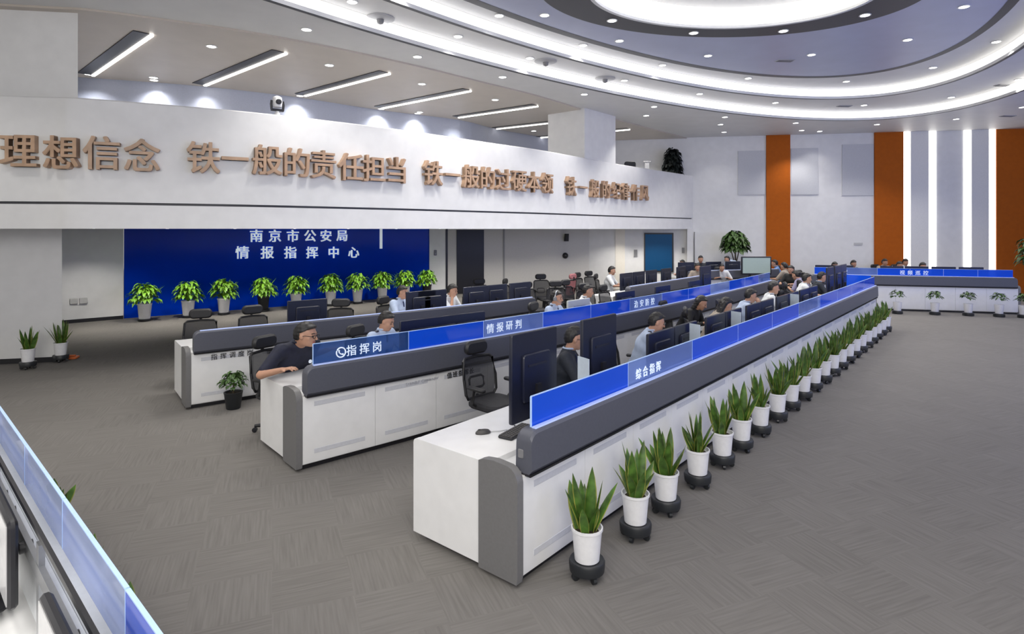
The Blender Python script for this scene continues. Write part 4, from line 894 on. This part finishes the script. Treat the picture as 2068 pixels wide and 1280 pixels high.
def person(label, px, py, yaw, shirt='lblue', lean=.22, hyaw=0, hpitch=.15, lh=(.17, .44, .80), rh=(-.17, .44, .80), sleeve=.62, hair='short', res=.011, extras=(), group=None, hx=0, stand=0, path=None, sc=1.0, fat=1.0):
    """seated figure whose head shows at (px, py); local +Y is where the body faces, local +X its own right is -X"""
    PZ = .57 if not stand else .92
    sp = lambda h, x=0, y=0: np.array([x+hx*h, h*math.sin(lean)+y*math.cos(lean), PZ+h*math.cos(lean)-y*math.sin(lean)])
    hd = sp(.645, 0, .03)+np.array([0, .02, 0])
    w = un(px, py, float(hd[2])*sc); ya = yaw
    cY, sY = math.cos(ya), math.sin(ya); off = Vector(((hd[0]*cY-hd[1]*sY)*sc, (hd[0]*sY+hd[1]*cY)*sc, 0)); base = Vector((w.x-off.x, w.y-off.y, 0))
    if path:                                    # keep the body clear of the desk edge, on the same sight line
        us = [i*.05-.5 for i in range(int(path.L*20)+20)]; u = min(us, key=lambda q: (path.pt(q, 1.1)-base).length); v = (base-path.pt(u, 0)).dot(path.at(u)[2])
        if v < 1.27:
            u = min(us, key=lambda q: abs(CX+FPX*(path.pt(q, 1.27)+off).x/(path.pt(q, 1.27)+off).y-px)); base = path.pt(u, 1.27)
    t = thing('person', label, 'person', base, ya, group); t.scale = (sc*fat, sc*fat**.5, sc)
    HM = (Matrix.Rotation(hyaw, 3, 'Z') @ Matrix.Rotation(-hpitch, 3, 'X')); Hn = [[HM[i][j] for j in range(3)] for i in range(3)]
    H = lambda x, y, z_: hd+np.array(HM @ Vector((x, y, z_)))
    S = {1: sp(.455, .185), -1: sp(.455, -.185)}; hands = {1: np.array(lh), -1: np.array(rh)}; arms = {}
    for s in (1, -1):
        a, b = S[s], hands[s].astype(float); d = b-a; L = np.linalg.norm(d); l1, l2 = .285, .25
        if L > l1+l2-.005: b = a+d/L*(l1+l2-.005); d = b-a; L = np.linalg.norm(d)
        x = (l1*l1-l2*l2+L*L)/(2*L); hh = math.sqrt(max(l1*l1-x*x, 0)); pole = np.array([s*.75, -.35, -.75]); u = d/L; pole = pole-u*(pole@u); pole /= np.linalg.norm(pole)
        arms[s] = (a, a+u*x+pole*hh, b)
    hips = {s: np.array([s*.095, .02, PZ-.02]) for s in (1, -1)}
    if stand: knees = {s: np.array([s*.10, .03, .48]) for s in hips}; ank = {s: np.array([s*.11, -.02, .09]) for s in hips}
    else: knees = {s: np.array([s*.13, .43, .53]) for s in hips}; ank = {s: np.array([s*.13, .40, .09]) for s in hips}
    pts = np.array([hd+.2, hd-.2, *[q for v in arms.values() for q in v], *hands.values(), *knees.values(), *ank.values(), np.array([0, -.2, 0]), np.array([0, .6, 0])])
    lo, hi = pts.min(0)-.12, pts.max(0)+.12; lo[2] = -.02
    def torso(f, g, neck=True):
        f.cone(sp(.0, -.085), sp(.0, .085), .125+g, .125+g, .03); f.cone(sp(.16, -.065), sp(.16, .065), .115+g, .115+g, .06)
        f.cone(sp(.32, -.085), sp(.32, .085), .120+g, .120+g, .06); f.cone(sp(.44, -.16), sp(.44, .16), .062+g, .062+g, .06)
        f.cone(sp(.40, -.05), sp(.50, 0), .07+g, .05+g, .05)
    B = Field(lo, hi, res); torso(B, 0)
    B.cone(sp(.45, 0, .0), hd+np.array(HM @ Vector((0, -.02, -.05))), .056, .052, .02)
    for s in (1, -1):
        B.cone(hips[s], knees[s], .085, .058, .04); B.cone(knees[s], ank[s], .056, .036, .02); B.cone(ank[s]+[0, -.03, -.04], ank[s]+[s*.02, .15, -.05], .035, .028, .02)
        a, e, b = arms[s]; B.cone(a, e, .052, .039, .03); B.cone(e, b, .039, .026, .012)
        u = (b-e)/np.linalg.norm(b-e); dn = np.array([0, 0, -1.]); sd = np.cross(u, dn); sd /= (np.linalg.norm(sd)+1e-6); dn = np.cross(sd, u)
        for q in (-.022, 0, .022): B.cone(b+u*.01+sd*q*.7, b+u*.085+sd*q, .017, .014, .008)
        for q, fl in ((-.032, .055), (-.011, .068), (.011, .064), (.031, .05)):
            k0 = b+u*.088+sd*q; k1 = k0+u*fl*.6+dn*.008; B.cone(k0, k1, .0095, .0085, .004); B.cone(k1, k1+u*fl*.42+dn*.024, .0085, .0075, .003)
        th = b+u*.03-sd*s*.0+sd*(-.03 if s > 0 else .03); B.cone(th, th+u*.045+sd*(-.025 if s > 0 else .025)+dn*.015, .012, .0095, .006)
    B.ell(H(0, -.012, .025), (.076, .094, .10), Hn, .02); B.ell(H(0, .022, -.045), (.058, .064, .066), Hn, .03); B.cone(H(0, .062, -.088), H(0, .06, -.085), .024, .024, .02)
    B.cone(H(0, .083, .012), H(0, .104, -.022), .009, .014, .010); B.cone(H(-.03, .078, .028), H(.03, .078, .028), .012, .012, .014); B.cone(H(-.014, .082, -.058), H(.014, .082, -.058), .011, .011, .008)
    for s in (1, -1): B.ell(H(s*.076, -.005, -.005), (.010, .02, .032), Hn, .006); B.ell(H(s*.04, .058, -.015), (.024, .02, .022), Hn, .02)
    mouth = H(0, .092, -.058)
    skin_obj('body', B, [skin_m, lip_m], t, lambda c: (np.abs((c-mouth)/np.array([.024, .022, .010])).max(1) < 1))
    # hair
    hf = Field(hd-.26, hd+.22, min(res, .010)) if hair != 'none' else None
    if hf:
        r = (.084, .103, .112) if hair != 'thin' else (.081, .099, .106)
        hf.ell(H(0, -.016, .030), r, Hn, .0, [((0, .070, .052), (0, .55, -.835))])
        hf.ell(H(0, -.048, .012), (.080, .076, .098), Hn, .01, [((0, .0, -.062), (0, .35, -.94)), ((0, .022, 0), (0, 1, -.1))])
        hf.ell(H(.012, .048, .100), (.054, .036, .018), Hn, .015)
        if hair == 'bun': hf.ell(H(0, -.125, .03), (.05, .045, .05), Hn, .01)
        if hair == 'tail': hf.cone(H(0, -.11, .03), H(0, -.15, -.06), .035, .03, .02); hf.cone(H(0, -.15, -.06), H(0, -.135, -.17), .03, .012, .02)
        if hair == 'long':
            for q in (-.06, 0, .06): hf.cone(H(q, -.06, .02), H(q*1.15, -.075, -.17), .045, .038, .02)
        hf.F += .0035*np.sin(hf.ax[0]*150+hf.ax[2].mean()*9)[:, None, None]*np.sin(hf.ax[1]*130)[None, :, None]+.003*np.sin(hf.ax[0]*70)[:, None, None]*np.sin(hf.ax[2]*160)[None, None, :]
        skin_obj('hair', hf, hair_m, t)
    # shirt
    slo, shi = lo.copy(), hi.copy(); slo[2] = PZ-.2; shi[2] = S[1][2]+.32
    F = Field(slo, shi, res); torso(F, .014)
    for s in (1, -1):
        a, e, b = arms[s]; tu = e if sleeve >= .95 else a+(e-a)*min(1, sleeve+.25)
        F.cone(a, tu, .066, .054, .03)
        if sleeve >= .95: F.cone(e, e+(b-e)*.93, .053, .036, .02)
    n_ = sp(.528, 0, .0); nd = sp(.6, 0, .02)-sp(.5, 0, 0); nd = nd/np.linalg.norm(nd)
    F.cone(sp(.47, 0, .0), sp(.545, 0, .012), .074, .064, .02)
    F.F = np.maximum(F.F, ((F.ax[0][:, None, None]-n_[0]-nd[0]*.012)*nd[0]+(F.ax[1][None, :, None]-n_[1]-nd[1]*.012)*nd[1]+(F.ax[2][None, None, :]-n_[2]-nd[2]*.012)*nd[2]))
    skin_obj('shirt', F, SH[shirt], t)
    col = MB(); cp = []
    for i in range(13):
        an = R(35+290*i/12)+R(-90+35-35); a_ = R(-90+25+310*i/12)+math.pi; q = n_+nd*.012+np.array([.066*math.cos(R(115+310*i/12)), .062*math.sin(R(115+310*i/12)), -.0]); cp.append(tuple(q))
    col.tube(cp, .012, 6); obj('collar', col, SH['lblue' if shirt == 'dark' else shirt], t, smooth=True)
    # trousers and shoes
    tl = lo.copy(); th_ = hi.copy(); th_[2] = PZ+.2
    T = Field(tl, th_, max(res, .013)); T.cone(sp(0, -.085), sp(0, .085), .136, .136, .03)
    for s in (1, -1): T.cone(hips[s], knees[s], .098, .072, .04); T.cone(knees[s], ank[s], .070, .055, .03)
    skin_obj('trousers', T, trous_m, t)
    for s in (1, -1):
        mb = MB(); mb.rbox((0, .06, .04), (.095, .27, .08), .045, n=4); o = obj('shoe', mb, shoe_m, t, loc=(float(ank[s][0]), float(ank[s][1])-.01, 0.0), smooth=35)
    if res < .0125:
        for s in (1, -1):
            q = H(s*.031, .080, .006); obj('eye', MB().lathe([(.002, -.0075), (.009, -.004), (.011, 0), (.009, .004), (.002, .0075)], 10), eye_m, t, loc=tuple(q), smooth=True).rotation_euler = (R(90)-hpitch, 0, hyaw)
            obj('eyebrow', MB().tube([tuple(H(s*.014, .090, .034)), tuple(H(s*.032, .088, .040)), tuple(H(s*.052, .076, .034))], .0042, 5), hair_m, t)
    if 'tie' in extras:
        mb = MB(); a = sp(.485, 0, .078); b = sp(.44, 0, .100); c = sp(.20, 0, .140); d = sp(.13, 0, .146); o_ = np.array([0, .008, 0])
        V = [a+[-.014, 0, 0], a+[.014, 0, 0], b+[.012, 0, 0], b+[-.012, 0, 0], c+[.030, 0, 0], c+[-.030, 0, 0], d]
        mb.add([tuple(q) for q in V]+[tuple(q+o_) for q in V], [(0, 1, 2, 3), (3, 2, 4, 5), (5, 4, 6), (7, 10, 9, 8), (10, 12, 11, 9), (12, 13, 11), (0, 3, 10, 7), (1, 8, 9, 2), (3, 5, 12, 10), (2, 9, 11, 4), (5, 6, 13, 12), (4, 11, 13, 6), (0, 7, 8, 1)]); obj('tie', mb, tie_m, t)
    if 'epaulet' in extras:
        for s in (1, -1): q = sp(.515, s*.13, .0); obj('epaulette', MB().rbox((0, 0, 0), (.10, .05, .016), .015), sign_m['epaulet'], t, loc=tuple(q), smooth=30).rotation_euler = (0, s*.18, 0)
    if 'badge' in extras: q = sp(.36, -.075, .148); obj('badge', MB().lathe([(.02, 0), (.018, .006)], 10), white_ink, t, loc=tuple(q)).rotation_euler = (R(-90), 0, 0)
    if 'glasses' in extras:
        for s in (1, -1):
            mb = MB(); mb.tube([tuple(H(s*.034+.024*math.cos(q), .104-.006*abs(math.cos(q)), .006+.017*math.sin(q))) for q in [2*math.pi*i/14 for i in range(14)]], .003, 5, closed=True); mb.tube([tuple(H(s*.056, .098, .010)), tuple(H(s*.080, .03, .012)), tuple(H(s*.080, -.01, .0))], .003, 5); obj('glasses_frame', mb, black_m, t, fix=False)
    if 'headset' in extras:
        mb = MB(); mb.tube([tuple(H(.095*math.cos(q), -.01, .03+.125*math.sin(q)-.02)) for q in [math.pi*i/10 for i in range(11)]], .010, 6)
        for s in (1, -1): mb.ell_ = None; mb.rbox(tuple(H(s*.092, -.005, -.005)), (.03, .06, .07), .02, HM, axis=0)
        mb.tube([tuple(H(.09, .02, -.02)), tuple(H(.08, .09, -.06)), tuple(H(.03, .115, -.065))], .005, 5); obj('headset', mb, chrome_m, t, smooth=True)
    if not stand and 'nochair' not in extras:
        dup(ch0, base+Vector((sY*.06, -cY*.06, 0)), ya, 'black office chair under the '+' '.join(label.replace('person', 'sitter').split()[:10]), 'occupied office chairs')
    return t
YR1 = math.atan2(-.766, -.642)+.35                              # facing out over the first row
def ryaw(path, px, v=1.0): return path.yaw(path.uv_px(px, v))+math.pi+.35
G1, G2, G3, GF = 'people at the plant-lined console', 'people at the middle console', 'people at the short console', 'people at the rear consoles'
hand_face = (.06, .24, 1.08)
person('person in a navy polo reaching along the middle console top', 620, 680, ryaw(ROW2, 640), 'navy', .58, .35, .15, (.42, .50, .83), (-.26, .30, .86), .55, 'short', .010, ('glasses', 'badge'), G2, hx=.12, path=ROW2, sc=1.1, fat=1.16)
person('person in a light blue uniform shirt and dark tie at the middle console', 778, 662, ryaw(ROW2, 778), 'lblue', .2, .25, .4, extras=('tie', 'epaulet'), group=G2, path=ROW2)
person('person in a light blue shirt with blue tie and headset at the middle console', 1125, 602, ryaw(ROW2, 1120)-.1, 'lblue', .10, .1, .15, extras=('tie', 'epaulet', 'headset'), group=G2, path=ROW2, res=.0115)
person('person in a white shirt beside the light grey monitor', 1188, 588, ryaw(ROW2, 1190)+.1, 'white', .22, .1, .2, extras=('epaulet',), group=G2, path=ROW2, res=.0115, hair='thin')
person('person in a light shirt and lanyard behind the short console before the bright plants', 811, 592, ryaw(ROW3, 820), 'lblue', .12, .2, .2, extras=('tie', 'epaulet'), group=G3, path=ROW3, res=.0115)
person('person in a white shirt leaning with hand to face behind the short console', 914, 587, ryaw(ROW3, 900)-.1, 'white', .35, .3, .25, lh=(.05, .30, 1.02), extras=('epaulet',), group=G3, path=ROW3, res=.0115)
person('person with glasses in a dark jacket between the two tall monitors', 1163, 690, YR1+.15, 'dark', .16, .25, .25, sleeve=1, extras=('glasses', 'tie'), group=G1, path=ROW1, res=.010)
person('person in a light blue uniform shirt resting the chin on one hand', 1328, 655, YR1+.1, 'lblue', .32, .2, .3, lh=(.06, .36, .98), extras=('epaulet',), group=G1, path=ROW1, res=.010)
person('person in black with long hair bending forward at the plant-lined console', 1416, 612, YR1-.3, 'black', .5, .2, .5, sleeve=1, hair='long', group=G1, path=ROW1)
person('person in a beige top with black hair past the one in black', 1466, 617, YR1+.1, 'beige', .38, .3, .4, sleeve=.6, hair='long', group=G1, path=ROW1)
person('person in a light blue shirt holding a white bottle near the face', 1516, 600, YR1+.2, 'lblue', .25, .1, .3, lh=(.04, .33, 1.05), group=G1, path=ROW1, res=.012)
person('person in a white uniform shirt with dark shoulder badge and tie', 1563, 582, YR1+.15, 'white', .15, -.1, .15, extras=('tie', 'epaulet'), group=G1, path=ROW1, res=.012)
person('person in a lavender shirt turned away near the rear of the hall', 1607, 556, YR1+2.6, 'lav', .45, 0, .3, hair='bun', group=G1, res=.0135)
person('person in a pale shirt seen past the slim acrylic sign', 1630, 563, YR1+.1, 'white', .15, .1, .1, group=G1, path=ROW1, res=.0135)
person('person in a dark jacket with a light tie beside the lavender sitter', 1660, 566, YR1+.1, 'dark', .2, .1, .2, sleeve=1, group=G1, path=ROW1, res=.0135)
far = [(1236, 547, ryaw(ROW3B, 1250), 'white', 'short', 'person in a white shirt behind the low monitor under the balcony', .1), (1378, 532, 2.2, 'white', 'short', 'person in a white shirt writing before the blue wall screen', .3), (1415, 524, 3.0, 'dark', 'short', 'person in dark clothes nearest the white pillar strip', .1), (1409, 540, 2.8, 'beige', 'short', 'person in a beige top just below the dark-clothed one', .3),
       (1458, 541, 3.0, 'white', 'short', 'person in a white patterned top facing down before the pale screen', .5), (1468, 524, 2.0, 'lblue', 'thin', 'person in a light blue shirt bending low beside the pale screen', .9), (1543, 530, 1.6, 'white', 'tail', 'person in a pale top with tied hair before the orange panel', .15), (1564, 532, 1.2, 'blue', 'short', 'person in a bright blue shirt before the orange panel', .15), (1583, 538, .6, 'beige', 'tail', 'person with reddish tied hair before the orange panel edge', .15), (1597, 545, 2.2, 'black', 'bun', 'person in black with hair up beside the orange panel edge', .2)]
for px, py, ya, sh, hr, lab, ln in far:
    b = ln > .7; person(lab, px, py, ya, sh, ln, 0, .2, hair=hr, group=GF, res=.0145, stand=b, sc=1.07 if py < 528 and not b else 1, **({'lh': (.2, .62, .85), 'rh': (-.2, .62, .85)} if b else {}))
cross = [(1686, 537, 'dark', 'first'), (1724, 533, 'navy', 'second'), (1787, 530, 'beige', 'third'), (1817, 536, 'black', 'fourth'), (1829, 530, 'white', 'fifth'), (1864, 538, 'dark', 'sixth')]
for px, py, sh, o_ in cross: person('person behind the cross console before the orange panel, %s along' % o_, px, py, math.pi+.15, sh, .12, 0, .25, hair='short', group='people at the cross console', res=.0145)
